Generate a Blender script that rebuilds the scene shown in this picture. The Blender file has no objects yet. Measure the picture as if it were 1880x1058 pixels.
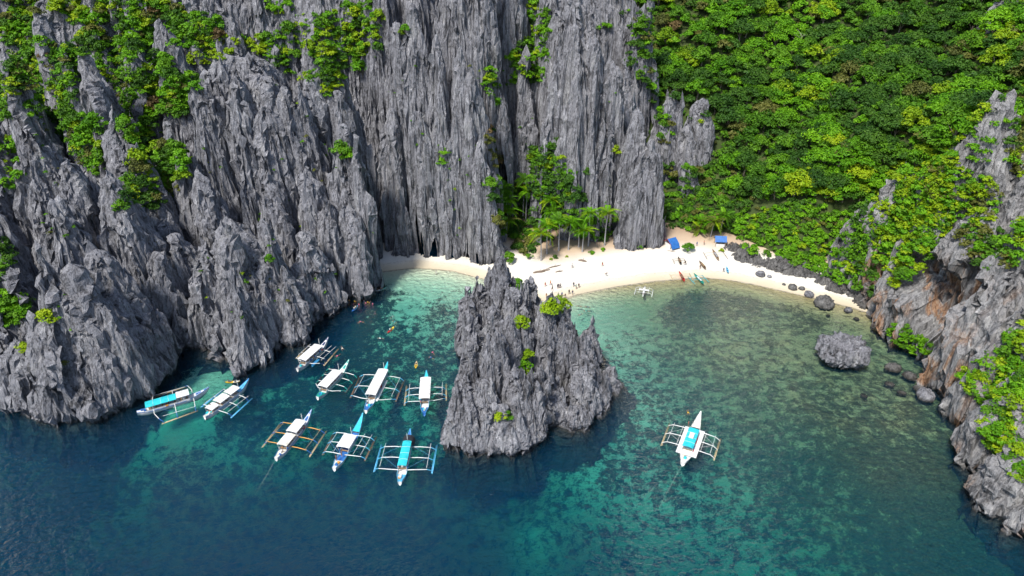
import bpy, bmesh, math, random
import numpy as np
from mathutils import Vector, Matrix
S = bpy.context.scene
COL = S.collection

# ------------------------------------------------------------------ camera, sky, sun, exposure
CAM_H, PITCH = 105.0, math.radians(30)
cam_d = bpy.data.cameras.new('camera'); cam = bpy.data.objects.new('camera', cam_d); COL.objects.link(cam)
cam.location = (0, 0, CAM_H); cam.rotation_euler = (math.pi / 2 - PITCH, 0, 0)
cam_d.sensor_width = 36; cam_d.lens = 24; cam_d.clip_start = 1; cam_d.clip_end = 6000
S.camera = cam
SUN_EL, SUN_AZ = math.radians(56), math.radians(214)      # azimuth clockwise from +Y: behind the camera, to the left
wd = bpy.data.worlds.new('World'); S.world = wd; wd.use_nodes = True
nt = wd.node_tree; nt.nodes.clear()
sky = nt.nodes.new('ShaderNodeTexSky'); sky.sky_type = 'NISHITA'; sky.sun_disc = False
sky.sun_elevation = SUN_EL; sky.sun_rotation = SUN_AZ; sky.dust_density = 1.2; sky.air_density = 1.0; sky.ozone_density = 1.0
bg = nt.nodes.new('ShaderNodeBackground'); bg.inputs['Strength'].default_value = 0.10
wo = nt.nodes.new('ShaderNodeOutputWorld')
nt.links.new(sky.outputs[0], bg.inputs[0]); nt.links.new(bg.outputs[0], wo.inputs[0])
sl = bpy.data.lights.new('sun', 'SUN'); sl.energy = 3.1; sl.angle = math.radians(10); sl.color = (1.0, 0.96, 0.89)
so = bpy.data.objects.new('sun', sl); COL.objects.link(so)
sd = Vector((math.sin(SUN_AZ) * math.cos(SUN_EL), math.cos(SUN_AZ) * math.cos(SUN_EL), math.sin(SUN_EL)))
so.rotation_euler = sd.to_track_quat('Z', 'Y').to_euler(); so.location = sd * 400
S.view_settings.view_transform = 'Standard'; S.view_settings.look = 'None'
S.view_settings.gamma = 1; S.view_settings.use_curve_mapping = False; S.view_settings.exposure = 0.85
S.render.engine = 'CYCLES'
S.cycles.max_bounces = 6; S.cycles.diffuse_bounces = 2; S.cycles.glossy_bounces = 2
S.cycles.transmission_bounces = 4; S.cycles.transparent_max_bounces = 12; S.cycles.volume_bounces = 0
S.cycles.caustics_reflective = False; S.cycles.caustics_refractive = False

# ------------------------------------------------------------------ measuring: photograph pixel -> place on the ground
CP, SP = math.cos(PITCH), math.sin(PITCH)
def ray(px, py):
    x = (px - 940) / 1253.3; v = (529 - py) / 1253.3
    return np.array([x, CP + v * SP, -SP + v * CP])
def P(px, py, Y):                      # the point seen at a pixel, Y metres out
    d = ray(px, py); t = Y / d[1]
    return np.array([t * d[0], Y, CAM_H + t * d[2]])
def G(px, py, z=0.0):                  # the point seen at a pixel, at height z
    d = ray(px, py); t = (z - CAM_H) / d[2]
    return np.array([t * d[0], t * d[1], z])

# ------------------------------------------------------------------ helpers
def tag(o, label=None, cat=None, group=None, kind=None):
    if label: o['label'] = label
    if cat: o['category'] = cat
    if group: o['group'] = group
    if kind: o['kind'] = kind
    return o
def link(name, me, mat=None, parent=None):
    o = bpy.data.objects.new(name, me); COL.objects.link(o)
    if mat is not None and not me.materials: me.materials.append(mat)
    if parent: o.parent = parent
    return o
def empty(name, loc=(0, 0, 0), rz=0.0):
    o = bpy.data.objects.new(name, None); COL.objects.link(o); o.location = loc; o.rotation_euler = (0, 0, rz)
    o.empty_display_size = .3
    return o
def np_mesh(name, V, F, smooth=True, mats=None, mat_idx=None):
    me = bpy.data.meshes.new(name); V = np.asarray(V, np.float32); F = np.asarray(F, np.int32)
    n, k = F.shape
    me.vertices.add(len(V)); me.vertices.foreach_set('co', V.ravel())
    me.loops.add(n * k); me.loops.foreach_set('vertex_index', F.ravel())
    me.polygons.add(n); me.polygons.foreach_set('loop_start', np.arange(0, n * k, k, dtype=np.int32))
    me.polygons.foreach_set('use_smooth', np.full(n, smooth))
    if mat_idx is not None: me.polygons.foreach_set('material_index', np.asarray(mat_idx, np.int32))
    for m in mats or (): me.materials.append(m)
    me.update(calc_edges=True); me.validate()
    return me
def attr(me, name, vals, domain='POINT'):
    a = me.attributes.new(name, 'FLOAT', domain); a.data.foreach_set('value', np.asarray(vals, np.float32))

def hash3(i, j, k, seed):
    n = (i * 374761393 + j * 668265263 + k * 1274126177 + seed * 144665) & 0xffffffff
    n = ((n ^ (n >> 13)) * 1274126177) & 0xffffffff
    n = ((n ^ (n >> 16)) * 668265263) & 0xffffffff
    return ((n >> 8) & 0xffff) / 32767.5 - 1.0
def noise(x, y, z=None, seed=0):
    x = np.asarray(x, float); y = np.asarray(y, float)
    xi = np.floor(x).astype(np.int64); yi = np.floor(y).astype(np.int64)
    fx = x - xi; fy = y - yi; fx = fx * fx * (3 - 2 * fx); fy = fy * fy * (3 - 2 * fy)
    if z is None:
        a = hash3(xi, yi, 0, seed); b = hash3(xi + 1, yi, 0, seed); c = hash3(xi, yi + 1, 0, seed); d = hash3(xi + 1, yi + 1, 0, seed)
        return (a + (b - a) * fx) * (1 - fy) + (c + (d - c) * fx) * fy
    z = np.asarray(z, float); zi = np.floor(z).astype(np.int64); fz = z - zi; fz = fz * fz * (3 - 2 * fz)
    r = []
    for dz in (0, 1):
        a = hash3(xi, yi, zi + dz, seed); b = hash3(xi + 1, yi, zi + dz, seed); c = hash3(xi, yi + 1, zi + dz, seed); d = hash3(xi + 1, yi + 1, zi + dz, seed)
        r.append((a + (b - a) * fx) * (1 - fy) + (c + (d - c) * fx) * fy)
    return r[0] + (r[1] - r[0]) * fz
def fbm(x, y, z=None, seed=0, octv=3, gain=.5):
    s = 0; a = 1; t = 0
    for o in range(octv):
        f = 2.03 ** o
        s = s + a * noise(x * f, y * f, None if z is None else z * f, seed + o * 17); t += a; a *= gain
    return s / t
def cells(x, y, z, seed):              # random value of the nearest cell of a jittered lattice
    xi = np.floor(x).astype(np.int64); yi = np.floor(y).astype(np.int64); zi = np.floor(z).astype(np.int64)
    best = np.full(x.shape, 9e9); val = np.zeros(x.shape)
    for i in (-1, 0, 1):
        for j in (-1, 0, 1):
            for k in (-1, 0, 1):
                a, b, c = xi + i, yi + j, zi + k
                d = (a + .5 + .42 * hash3(a, b, c, seed) - x) ** 2 + (b + .5 + .42 * hash3(a, b, c, seed + 1) - y) ** 2 + (c + .5 + .42 * hash3(a, b, c, seed + 2) - z) ** 2
                m = d < best; val = np.where(m, hash3(a, b, c, seed + 3), val); best = np.where(m, d, best)
    return val
def smooth(a, b, x):
    t = np.clip((x - a) / (b - a), 0, 1); return t * t * (3 - 2 * t)

# ------------------------------------------------------------------ materials
def material(name):
    m = bpy.data.materials.new(name); m.use_nodes = True
    t = m.node_tree; bs = t.nodes['Principled BSDF']
    return m, t, bs
def N(t, kind, **kw):
    n = t.nodes.new(kind)
    for k, v in kw.items():
        if k in n.inputs: n.inputs[k].default_value = v
        else: setattr(n, k, v)
    return n
def ramp(t, fac, stops, interp='LINEAR'):
    r = t.nodes.new('ShaderNodeValToRGB'); e = r.color_ramp.elements; r.color_ramp.interpolation = interp
    while len(e) < len(stops): e.new(.5)
    for q, (p, c) in zip(e, stops): q.position = p; q.color = (*c, 1) if len(c) == 3 else c
    t.links.new(fac, r.inputs[0]); return r.outputs[0]
def mixc(t, fac, a, b, mode='MIX'):
    m = t.nodes.new('ShaderNodeMix'); m.data_type = 'RGBA'; m.blend_type = mode
    for s, i in ((fac, 0), (a, 6), (b, 7)):
        if isinstance(s, (int, float)): m.inputs[i].default_value = s
        elif isinstance(s, tuple): m.inputs[i].default_value = (*s, 1)
        else: t.links.new(s, m.inputs[i])
    return m.outputs[2]
def mth(t, op, a, b=None, clamp=False):
    m = t.nodes.new('ShaderNodeMath'); m.operation = op; m.use_clamp = clamp
    for s, i in ((a, 0), (b, 1)):
        if s is None: continue
        if isinstance(s, (int, float)): m.inputs[i].default_value = s
        else: t.links.new(s, m.inputs[i])
    return m.outputs[0]
def coords(t, scale=(1, 1, 1), rot=(0, 0, 0), obj=False):
    if obj: src = t.nodes.new('ShaderNodeTexCoord').outputs['Object']
    else: src = t.nodes.new('ShaderNodeNewGeometry').outputs['Position']
    mp = t.nodes.new('ShaderNodeMapping'); mp.inputs['Scale'].default_value = scale; mp.inputs['Rotation'].default_value = rot
    t.links.new(src, mp.inputs['Vector']); return mp.outputs[0]
def tex(t, vec, scale, detail=4, rough=.6, dist=0.0):
    n = N(t, 'ShaderNodeTexNoise', Scale=scale, Detail=detail, Roughness=rough, Distortion=dist)
    t.links.new(vec, n.inputs['Vector']); return n.outputs['Fac']
def bump(t, bs, h, strength=.6, dist=.3, prev=None):
    b = N(t, 'ShaderNodeBump', Strength=strength, Distance=dist); t.links.new(h, b.inputs['Height'])
    if prev is not None: t.links.new(prev, b.inputs['Normal'])
    if bs is not None: t.links.new(b.outputs[0], bs.inputs['Normal'])
    return b.outputs[0]

def rock_material(name, dark, mid, light, orange=0.0, k=1.0, stretch=.10):
    m, t, bs = material(name)
    v1 = coords(t, (1, 1, stretch)); v0 = coords(t)
    s1 = tex(t, v1, .55 * k, 6, .62, .4); s2 = tex(t, v1, 2.2 * k, 5, .65, .6); s3 = tex(t, v0, .09, 3, .5)
    f = mth(t, 'ADD', mth(t, 'MULTIPLY', s1, .45), mth(t, 'ADD', mth(t, 'MULTIPLY', s2, .35), mth(t, 'MULTIPLY', s3, .2)))
    c = ramp(t, f, [(.40, dark), (.48, mid), (.54, mid), (.62, light)])
    gr = tex(t, coords(t, (1, 1, .4)), 3.0 * k, 5, .75, .3)
    c = mixc(t, ramp(t, gr, [(.36, (.75, .75, .75)), (.50, (0, 0, 0))]), c, dark)
    pale = ramp(t, tex(t, coords(t, (1, 1, .3)), .25 * k, 4, .6, .5), [(.56, (0, 0, 0)), (.70, (1, 1, 1))])
    c = mixc(t, mth(t, 'MULTIPLY', pale, .30), c, (.50, .49, .47))
    # thin cracks: joints run steeply, bedding crosses them
    vo = N(t, 'ShaderNodeTexVoronoi', feature='DISTANCE_TO_EDGE', Scale=.26 * k); t.links.new(coords(t, (1, 1, .22), (.12, .2, 0)), vo.inputs['Vector'])
    wob = tex(t, v0, .9, 3)
    cr = ramp(t, mth(t, 'ADD', vo.outputs['Distance'], mth(t, 'MULTIPLY', mth(t, 'SUBTRACT', wob, .5), .4)), [(.0, (0, 0, 0)), (.05, (1, 1, 1))])
    c = mixc(t, mth(t, 'MULTIPLY', mth(t, 'SUBTRACT', 1.0, cr), .45), c, (.05, .05, .055))
    if orange:
        o = ramp(t, tex(t, coords(t, (1, 1, .35)), .13, 5, .65, .8), [(.50, (0, 0, 0)), (.60, (1, 1, 1))])
        at = t.nodes.new('ShaderNodeAttribute'); at.attribute_name = 'stain'
        oc = ramp(t, s2, [(.35, (.13, .075, .045)), (.5, (.36, .18, .085)), (.65, (.48, .36, .25))])
        c = mixc(t, mth(t, 'MULTIPLY', mth(t, 'MULTIPLY', o, orange), at.outputs['Fac'], True), c, oc)
    # the tide keeps the foot of the rock dark with algae
    sx = N(t, 'ShaderNodeSeparateXYZ'); t.links.new(t.nodes.new('ShaderNodeNewGeometry').outputs['Position'], sx.inputs[0])
    td = ramp(t, mth(t, 'ADD', mth(t, 'MULTIPLY', sx.outputs[2], .25), mth(t, 'MULTIPLY', wob, .5)), [(.25, (1, 1, 1)), (.5, (0, 0, 0))])
    c = mixc(t, mth(t, 'MULTIPLY', td, .85), c, (.045, .042, .035))
    t.links.new(c, bs.inputs['Base Color']); bs.inputs['Roughness'].default_value = .9; bs.inputs['Specular IOR Level'].default_value = .2
    b1 = bump(t, None, s1, .9, 1.6 / k); b2 = bump(t, None, s2, .8, .6 / k, b1); b3 = bump(t, None, cr, .7, .3, b2)
    bump(t, bs, tex(t, coords(t, (1, 1, .35)), 3.2 * k, 5, .75), .8, .3, b3)
    return m
# ------------------------------------------------------------------ karst: height fields made of steep fluted towers
class Field:
    def __init__(f, x0, x1, y0, y1, step, seed, warp=(2.2, .7)):
        f.x0, f.y0, f.st = x0, y0, step
        f.nx = int((x1 - x0) / step) + 1; f.ny = int((y1 - y0) / step) + 1
        f.X, f.Y = np.meshgrid(x0 + step * np.arange(f.nx), y0 + step * np.arange(f.ny))
        f.Z = np.full(f.X.shape, -12.0); f.rng = np.random.default_rng(seed)
        f.WX = f.X + warp[0] * fbm(f.X / 11, f.Y / 11, None, seed + 1, 2) + warp[1] * fbm(f.X / 2.6, f.Y / 2.6, None, seed + 2, 2)
        f.WY = f.Y + warp[0] * fbm(f.X / 11, f.Y / 11, None, seed + 3, 2) + warp[1] * fbm(f.X / 2.6, f.Y / 2.6, None, seed + 4, 2)
    sc = 1.0; fk = 1.0
    def tower(f, c, R, Rd, rot=0.0, p=1.25, flute=.16, nf=9, end=None, Hq=None, rough=1.0):
        """apex c=(x,y,z); R, Rd half-widths at the waterline; end=second apex of a ridge"""
        H = c[2]; flute *= f.fk
        if end is None: R, Rd = R * f.sc, Rd * f.sc
        e = c if end is None else end
        Rm = max(R, Rd) * 1.35 + 3
        i0 = max(0, int((min(c[0], e[0]) - Rm - f.x0) / f.st)); i1 = min(f.nx, int((max(c[0], e[0]) + Rm - f.x0) / f.st) + 2)
        j0 = max(0, int((min(c[1], e[1]) - Rm - f.y0) / f.st)); j1 = min(f.ny, int((max(c[1], e[1]) + Rm - f.y0) / f.st) + 2)
        if i1 <= i0 or j1 <= j0: return
        x = f.WX[j0:j1, i0:i1]; y = f.WY[j0:j1, i0:i1]
        if end is not None:
            d = np.array([e[0] - c[0], e[1] - c[1]]); L = np.hypot(*d); d /= L
            tt = np.clip((x - c[0]) * d[0] + (y - c[1]) * d[1], 0, L)
            px, py = c[0] + d[0] * tt, c[1] + d[1] * tt
            H = c[2] + (e[2] - c[2]) * tt / L
            H = H + rough * 3.0 * noise(tt / 6.0, tt * 0, None, int(f.rng.integers(1e6)))
        else: px, py = c[0], c[1]; tt = 0
        dx, dy = x - px, y - py
        cr, sr = math.cos(rot), math.sin(rot)
        u = (dx * cr + dy * sr) / R; v = (-dx * sr + dy * cr) / Rd
        q = np.sqrt(u * u + v * v); th = np.arctan2(v, u)
        sd = int(f.rng.integers(1e6))
        ct, sn = np.cos(th), np.sin(th)
        k = nf / 6.28
        w = tt / max(R, 1) * k
        fl = 0; a = 1.0
        for o in range(5):
            n = noise(ct * k + 7 + w, sn * k + 3, None, sd + o); fl = fl + a * (1 - 2 * np.abs(n)) if o else fl + a * n
            k *= 2.1; w = w * 2.1; a *= .6
        q = q * (1 + flute * fl)
        z = H * (1 - q ** p) if Hq is None else Hq + (H - Hq) * (1 - q ** p)
        f.Z[j0:j1, i0:i1] = np.maximum(f.Z[j0:j1, i0:i1], z)
    def blur(f, m):
        k = max(1, int(m / f.st)); A = np.maximum(f.Z, -8)
        for ax in (0, 1):
            P_ = np.concatenate([np.repeat(np.take(A, [0], ax), k + 1, ax), A, np.repeat(np.take(A, [-1], ax), k, ax)], ax); C = np.cumsum(P_, ax); n = A.shape[ax]
            A = (np.take(C, range(2 * k + 1, n + 2 * k + 1), ax) - np.take(C, range(0, n), ax)) / (2 * k + 1)
        return A
    def clefts(f, m, k, lo=-10, hi=6):     # deepen what lies between the towers
        d = f.Z - f.blur(m); f.Z = np.where(f.Z > -6, f.Z + np.clip(np.where(d < 0, k * d, .35 * k * d), lo, hi) * smooth(-3, 8, f.Z), f.Z)
    def spires(f, n, lift, slope, asp=(.45, .9), rot=(0, .5), zmin=1.0, mask=None, cv=5.0, cvd=.3):
        """n small blades standing out of what is there; lift=(lo,hi) metres above the surface"""
        gy, gx = np.gradient(f.Z, f.st); g = np.hypot(gx, gy)
        w = ((f.Z > zmin) & (g > .5) & (f.Z > f.blur(cv) + cvd)).astype(float)
        if mask is not None: w *= mask
        idx = np.flatnonzero(w.ravel() > f.rng.random(w.size) * .999 + 1e-6)
        if len(idx) == 0: return
        idx = f.rng.choice(idx, min(n, len(idx)), replace=False)
        x = f.X.ravel()[idx]; y = f.Y.ravel()[idx]; E = f.Z.ravel()[idx]
        l = lift[0] + (lift[1] - lift[0]) * f.rng.random(len(idx)) ** 2.2
        l = np.minimum(l, .5 * E + 1.0)
        s = slope[0] + (slope[1] - slope[0]) * f.rng.random(len(idx))
        A = asp[0] + (asp[1] - asp[0]) * f.rng.random(len(idx))
        R = rot[0] + rot[1] * f.rng.standard_normal(len(idx))
        rad = np.minimum(l * 2.6 / s, 9.0) * 1.15 + f.st
        order = np.argsort(rad); Zf = f.Z.ravel(); NT = 24
        for ch in np.array_split(order, max(1, min(24, len(order) // 60 + 1))):
            if len(ch) == 0: continue
            kk = int(np.ceil(rad[ch].max() / f.st))
            o = np.arange(-kk, kk + 1); ox, oy = np.meshgrid(o, o); ox = ox.ravel(); oy = oy.ravel()
            ii = ((x[ch] - f.x0) / f.st).round().astype(int)[:, None] + ox; jj = ((y[ch] - f.y0) / f.st).round().astype(int)[:, None] + oy
            ok = (ii >= 0) & (ii < f.nx) & (jj >= 0) & (jj < f.ny)
            ii = np.clip(ii, 0, f.nx - 1); jj = np.clip(jj, 0, f.ny - 1); fi = jj * f.nx + ii
            ci = idx[ch][:, None]
            dx = f.WX.ravel()[fi] - f.WX.ravel()[ci]; dy = f.WY.ravel()[fi] - f.WY.ravel()[ci]
            cr = np.cos(R[ch])[:, None]; sr = np.sin(R[ch])[:, None]
            u = dx * cr + dy * sr; v = (-dx * sr + dy * cr) / A[ch][:, None]
            r = np.sqrt(u * u + v * v); th = (np.arctan2(v, u) / 6.2832 + .5) * NT
            T = f.rng.random((len(ch), NT)) * 2 - 1
            t0 = np.floor(th).astype(int) % NT; fr = th - np.floor(th); rows = np.arange(len(ch))[:, None]
            fl = T[rows, t0] * (1 - fr) + T[rows, (t0 + 1) % NT] * fr
            r = r * (1 + .34 * fl)
            bl = .25 * f.st
            z = (E + l)[ch][:, None] - s[ch][:, None] * (np.sqrt(r * r + bl * bl) - bl)
            z = np.where(ok, z, -99)
            np.maximum.at(Zf, fi.ravel(), z.ravel())
        f.Z = Zf.reshape(f.X.shape)
    def at(f, x, y, fill=-99.0):
        a = (np.asarray(x) - f.x0) / f.st; b = (np.asarray(y) - f.y0) / f.st
        ok = (a >= 0) & (a < f.nx - 1) & (b >= 0) & (b < f.ny - 1)
        a = np.clip(a, 0, f.nx - 1.001); b = np.clip(b, 0, f.ny - 1.001)
        i = a.astype(int); j = b.astype(int); u = a - i; v = b - j; Z = f.Z
        r = (Z[j, i] * (1 - u) + Z[j, i + 1] * u) * (1 - v) + (Z[j + 1, i] * (1 - u) + Z[j + 1, i + 1] * u) * v
        return np.where(ok, r, fill)
    def mesh(f, name, mat, keep=None, notch=1.3, block=1.0, rough=(.45, 1.6), zcut=-9.0, post=None, stain=None):
        X, Y, Z = f.X.copy(), f.Y.copy(), f.Z.copy()
        gy, gx = np.gradient(Z, f.st); g = np.hypot(gx, gy) + 1e-6
        ux, uy = -gx / g, -gy / g; st = smooth(.8, 2.5, g)
        a, w = rough
        n3 = fbm(X / w, Y / w, Z / (w * 3.6), 91, 3) + .5 * (1 - 2 * np.abs(noise(X / 3.1, Y / 3.1, Z / 2.4, 92)))
        big = noise(X / 6, Y / 6, Z / 11, 95)
        d = st * (a * n3 + .9 * a * big)
        if block:
            wx = X + .5 * noise(X / 2, Y / 2, Z / 4, 71); wz = Z + .8 * noise(X / 3, Y / 3, Z / 3, 72)
            for (cx, cz, am, tl) in ((2.0, 5.5, .42, .25), (5.5, 15, .8, .15), (.95, 2.2, .16, .3)):
                d = d + st * am * block * cells((wx + tl * wz) / cx, (Y - tl * .6 * wz) / cx, (wz + .25 * X) / cz, int(cx * 100))
        if notch:
            d -= st * notch * smooth(2.2, .2, Z) * (1.5 + .5 * noise(X / 5, Y / 5, None, 93)) + st * notch * .5 * smooth(0, -5, Z)
        X += ux * d; Y += uy * d; Z = Z + .25 * a * noise(X / 1.1, Y / 1.1, f.Z / 1.1, 94)
        if post: X, Y, Z = post(X, Y, Z, f)
        ny, nx = X.shape; I = np.arange(nx * ny).reshape(ny, nx)
        zm = np.maximum(np.maximum(f.Z[:-1, :-1], f.Z[1:, :-1]), np.maximum(f.Z[:-1, 1:], f.Z[1:, 1:]))
        ok = zm > zcut
        if keep is not None: ok &= keep(f.X, f.Y, f.Z)[:-1, :-1]
        Q = np.stack([I[:-1, :-1], I[:-1, 1:], I[1:, 1:], I[1:, :-1]], -1)[ok]
        # split each quad along its flatter diagonal so ridges keep their line
        zf = Z.ravel(); da = np.abs(zf[Q[:, 0]] - zf[Q[:, 2]]); db = np.abs(zf[Q[:, 1]] - zf[Q[:, 3]])
        sw = (db < da)[:, None]
        T = np.concatenate([np.where(sw, Q[:, [0, 1, 3]], Q[:, [0, 1, 2]]), np.where(sw, Q[:, [1, 2, 3]], Q[:, [0, 2, 3]])])
        used, inv = np.unique(T, return_inverse=True); T = inv.reshape(T.shape)
        V = np.stack([X.ravel(), Y.ravel(), Z.ravel()], 1)[used]
        me = np_mesh(name, V, T, False)
        if stain is not None: attr(me, 'stain', stain(V))
        o = link(name, me, mat)
        return tag(o, kind='structure')

def idw(pts, vals, X, Y, pw=3.0, soft=4.0):
    num = 0; den = 0
    for (x, y), v in zip(pts, vals):
        w = 1.0 / ((X - x) ** 2 + (Y - y) ** 2 + soft * soft) ** (pw / 2)
        num = num + w * v; den = den + w
    return num / den
def rbf(pts, vals, X, Y, eps=60.0, lam=1e-3):
    p = np.array(pts, float)[:, :2]; v = np.array(vals, float)
    ph = lambda d: np.sqrt(d * d + eps * eps)
    A = ph(np.hypot(p[:, None, 0] - p[None, :, 0], p[:, None, 1] - p[None, :, 1])) + lam * np.eye(len(p))
    A = np.block([[A, np.c_[np.ones(len(p)), p]], [np.c_[np.ones(len(p)), p].T, np.zeros((3, 3))]])
    w = np.linalg.solve(A, np.r_[v, 0, 0, 0])
    out = w[-3] + w[-2] * X + w[-1] * Y
    for i in range(len(p)): out = out + w[i] * ph(np.hypot(X - p[i, 0], Y - p[i, 1]))
    return out

# ---- the left headlands
FL = Field(-190, -22, 108, 272, .32, 11)
T = FL.tower; FL.sc = .86; FL.fk = 1.35
T(P(0, -150, 262), 60, 55, 0, 1.0, .10, 12, end=P(330, -130, 262))            # slope at the back
T(P(330, -120, 262), 30, 30, 0, 1.1, .12, 12, end=P(700, -90, 262))
T(P(-60, 210, 205), 30, 45, .4, 1.0, .10, 9); T(P(-40, 330, 165), 30, 28, .3, 1.1, .12, 9)
T(P(-60, 420, 145), 22, 22, .3, 1.2, .14, 9)
T(P(135, 532, 133), 14, 17, .2, 1.9, .10, 7); T(P(182, 488, 143), 14, 15, .3, 1.5, .12, 8)
T(P(91, 600, 128), 12, 12, 0, 1.6, .14, 7); T(P(215, 560, 139), 11, 11, 0, 1.5, .12, 8); T(P(40, 640, 128), 9, 9, .2, 1.5, .14, 7)
T(P(20, 560, 140), 12, 13, .2, 1.4, .14, 7)
T(P(60, 272, 168), 22, 24, .3, 1.25, .15, 9); T(P(128, 318, 166), 17, 20, .3, 1.3, .15, 9); T(P(200, 345, 163), 17, 22, .4, 1.35, .14, 9)
T(P(110, 400, 153), 17, 17, .3, 1.3, .15, 9); T(P(243, 400, 163), 16, 18, .4, 1.4, .15, 9); T(P(290, 470, 158), 14, 16, .3, 1.4, .14, 8)
T(P(322, 440, 166), 13, 15, .3, 1.3, .14, 8); T(P(240, 290, 182), 22, 24, .3, 1.2, .14, 9)
T(P(421, 428, 160), 14, 21, .25, 1.35, .16, 9); T(P(484, 470, 160), 12, 18, -.1, 1.4, .16, 9); T(P(372, 470, 156), 9, 14, .2, 1.4, .15, 8)
T(P(552, 450, 170), 11, 15, -.2, 1.35, .16, 9); T(P(585, 490, 170), 8, 10, -.2, 1.5, .15, 8); T(P(440, 560, 145), 8, 8, 0, 1.7, .14, 7); T(P(520, 520, 158), 9, 12, 0, 1.5, .15, 8)
T(P(303, 258, 190), 13, 17, .1, 1.25, .15, 8); T(P(335, 300, 186), 12, 15, .1, 1.3, .15, 8); T(P(370, 340, 180), 12, 15, .1, 1.3, .15, 8)
T(P(415, 100, 205), 22, 25, .1, 1.6, .13, 12, end=P(470, 104, 205))               # the tall flat topped tower
T(P(385, 180, 196), 13, 18, .1, 1.5, .14, 9); T(P(450, 150, 198), 13, 18, .1, 1.6, .14, 9); T(P(490, 210, 194), 14, 18, .1, 1.5, .14, 9)
T(P(524, 176, 200), 12, 18, 0, 1.35, .15, 9); T(P(553, 180, 201), 12, 18, 0, 1.35, .15, 9); T(P(575, 168, 206), 13, 18, 0, 1.35, .15, 9)
T(P(604, 112, 212), 12.5, 20, 0, 1.35, .15, 10); T(P(622, 200, 206), 9, 14, 0, 1.4, .15, 8)
T(P(500, 330, 186), 12, 15, 0, 1.35, .15, 9); T(P(560, 330, 186), 12, 15, 0, 1.35, .15, 9); T(P(600, 380, 182), 11, 14, 0, 1.4, .15, 9)
T(P(622, 290, 190), 11, 16, 0, 1.35, .15, 8); T(P(636, 264, 192), 9, 17, .1, 1.5, .15, 8); T(P(660, 282, 189), 4.8, 14, .1, 2.0, .13, 8)
T(P(638, 390, 182), 10, 14, .1, 1.6, .14, 8)
# leaning slabs on the upper left slope
for (a, b, Y, r) in ((120, 120, 205, 8), (165, 130, 203, 8), (215, 230, 192, 9), (250, 95, 220, 7), (300, 70, 228, 9), (320, 150, 214, 8), (80, 60, 220, 7), (30, 150, 200, 8)):
    T(P(a, b, Y), r * 2.0, r * 3.2, .5, 1.2, .14, 7)
FL.clefts(8, 1.3, -12, 6); FL.spires(190, (3, 11), (4.5, 8), (.55, 1), (.3, .4)); FL.spires(750, (1.2, 5), (4.5, 8), (.5, 1), (.3, .5)); FL.spires(1800, (.4, 1.8), (4, 8), (.4, .9), (.3, .6))

FL.Z = np.where((FL.X > -44.5 + 1.6 * noise(FL.Y / 3.0, FL.Y * 0, None, 19)) & (FL.Y > 184), -12, FL.Z)
# ---- the centre wall
FC = Field(-58, 84, 186, 292, .32, 22)
T = FC.tower; FC.sc = .78; FC.fk = 1.35
T(P(690, -130, 282), 26, 24, 0, 1.5, .12, 14, end=P(1120, -100, 282))
T(P(762, 50, 217), 13, 19, 0, 1.3, .13, 10); T(P(738, 80, 219), 11, 17, 0, 1.35, .13, 10); T(P(800, 106, 213), 11, 16, 0, 1.35, .13, 9); T(P(842, 125, 211), 11, 15, 0, 1.35, .13, 9)
T(P(861, 155, 209), 11, 14, 0, 1.35, .13, 9); T(P(880, 290, 203), 8.5, 10, 0, 1.6, .13, 8); T(P(905, 372, 200), 5.5, 7, 0, 1.6, .13, 8); T(P(725, 240, 211), 10, 13, 0, 1.6, .13, 8)
T(P(770, 230, 209), 10, 11, 0, 1.7, .13, 8); T(P(825, 270, 207), 10, 11, 0, 1.7, .13, 8); T(P(745, 380, 205), 6, 6, 0, 1.7, .13, 8); T(P(800, 380, 205), 6.5, 6, 0, 1.7, .13, 8); T(P(850, 385, 204), 6, 6, 0, 1.7, .13, 8)
T(P(835, -70, 236), 17, 20, 0, 1.7, .13, 10); T(P(872, -60, 236), 14, 20, 0, 1.7, .13, 10); T(P(690, -60, 250), 17, 22, 0, 1.6, .13, 10); T(P(760, -70, 252), 17, 22, 0, 1.6, .13, 10)
T(P(935, -60, 250), 14, 22, 0, 1.7, .13, 10); T(P(1005, -20, 247), 14, 22, 0, 1.6, .13, 10); T(P(1024, 60, 236), 12, 18, 0, 1.6, .13, 9)
T(P(1057, 26, 229), 16, 22, -.1, 1.45, .14, 12); T(P(1090, 90, 227), 13, 19, -.1, 1.45, .14, 10); T(P(1125, 150, 225), 13, 18, -.1, 1.4, .14, 10)
T(P(963, 140, 239), 13, 17, 0, 1.7, .12, 10); T(P(925, 190, 236), 12, 16, 0, 1.7, .12, 10); T(P(1005, 160, 238), 13, 17, 0, 1.7, .12, 10)
T(P(1167, 236, 221), 12, 15, -.1, 1.4, .14, 10); T(P(1192, 290, 216), 9, 11, 0, 1.4, .14, 9); T(P(1178, 322, 211), 7.5, 8, 0, 1.8, .13, 9); T(P(1155, 370, 209), 6.0, 6, 0, 1.8, .13, 8); T(P(1203, 370, 209), 4.5, 6, 0, 1.8, .13, 8)
T(P(1091, 296, 219), 8.5, 11, 0, 1.4, .14, 9); T(P(1118, 330, 218), 6, 8, 0, 1.4, .14, 9)
T(P(1065, 395, 215), 4, 4, 0, 1.6, .14, 7); T(P(1030, 420, 213), 3.6, 3, 0, 1.6, .14, 7); T(P(992, 425, 210), 2.6, 2.6, 0, 1.6, .14, 7); T(P(1100, 400, 217), 4, 4, 0, 1.6, .14, 7)
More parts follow.
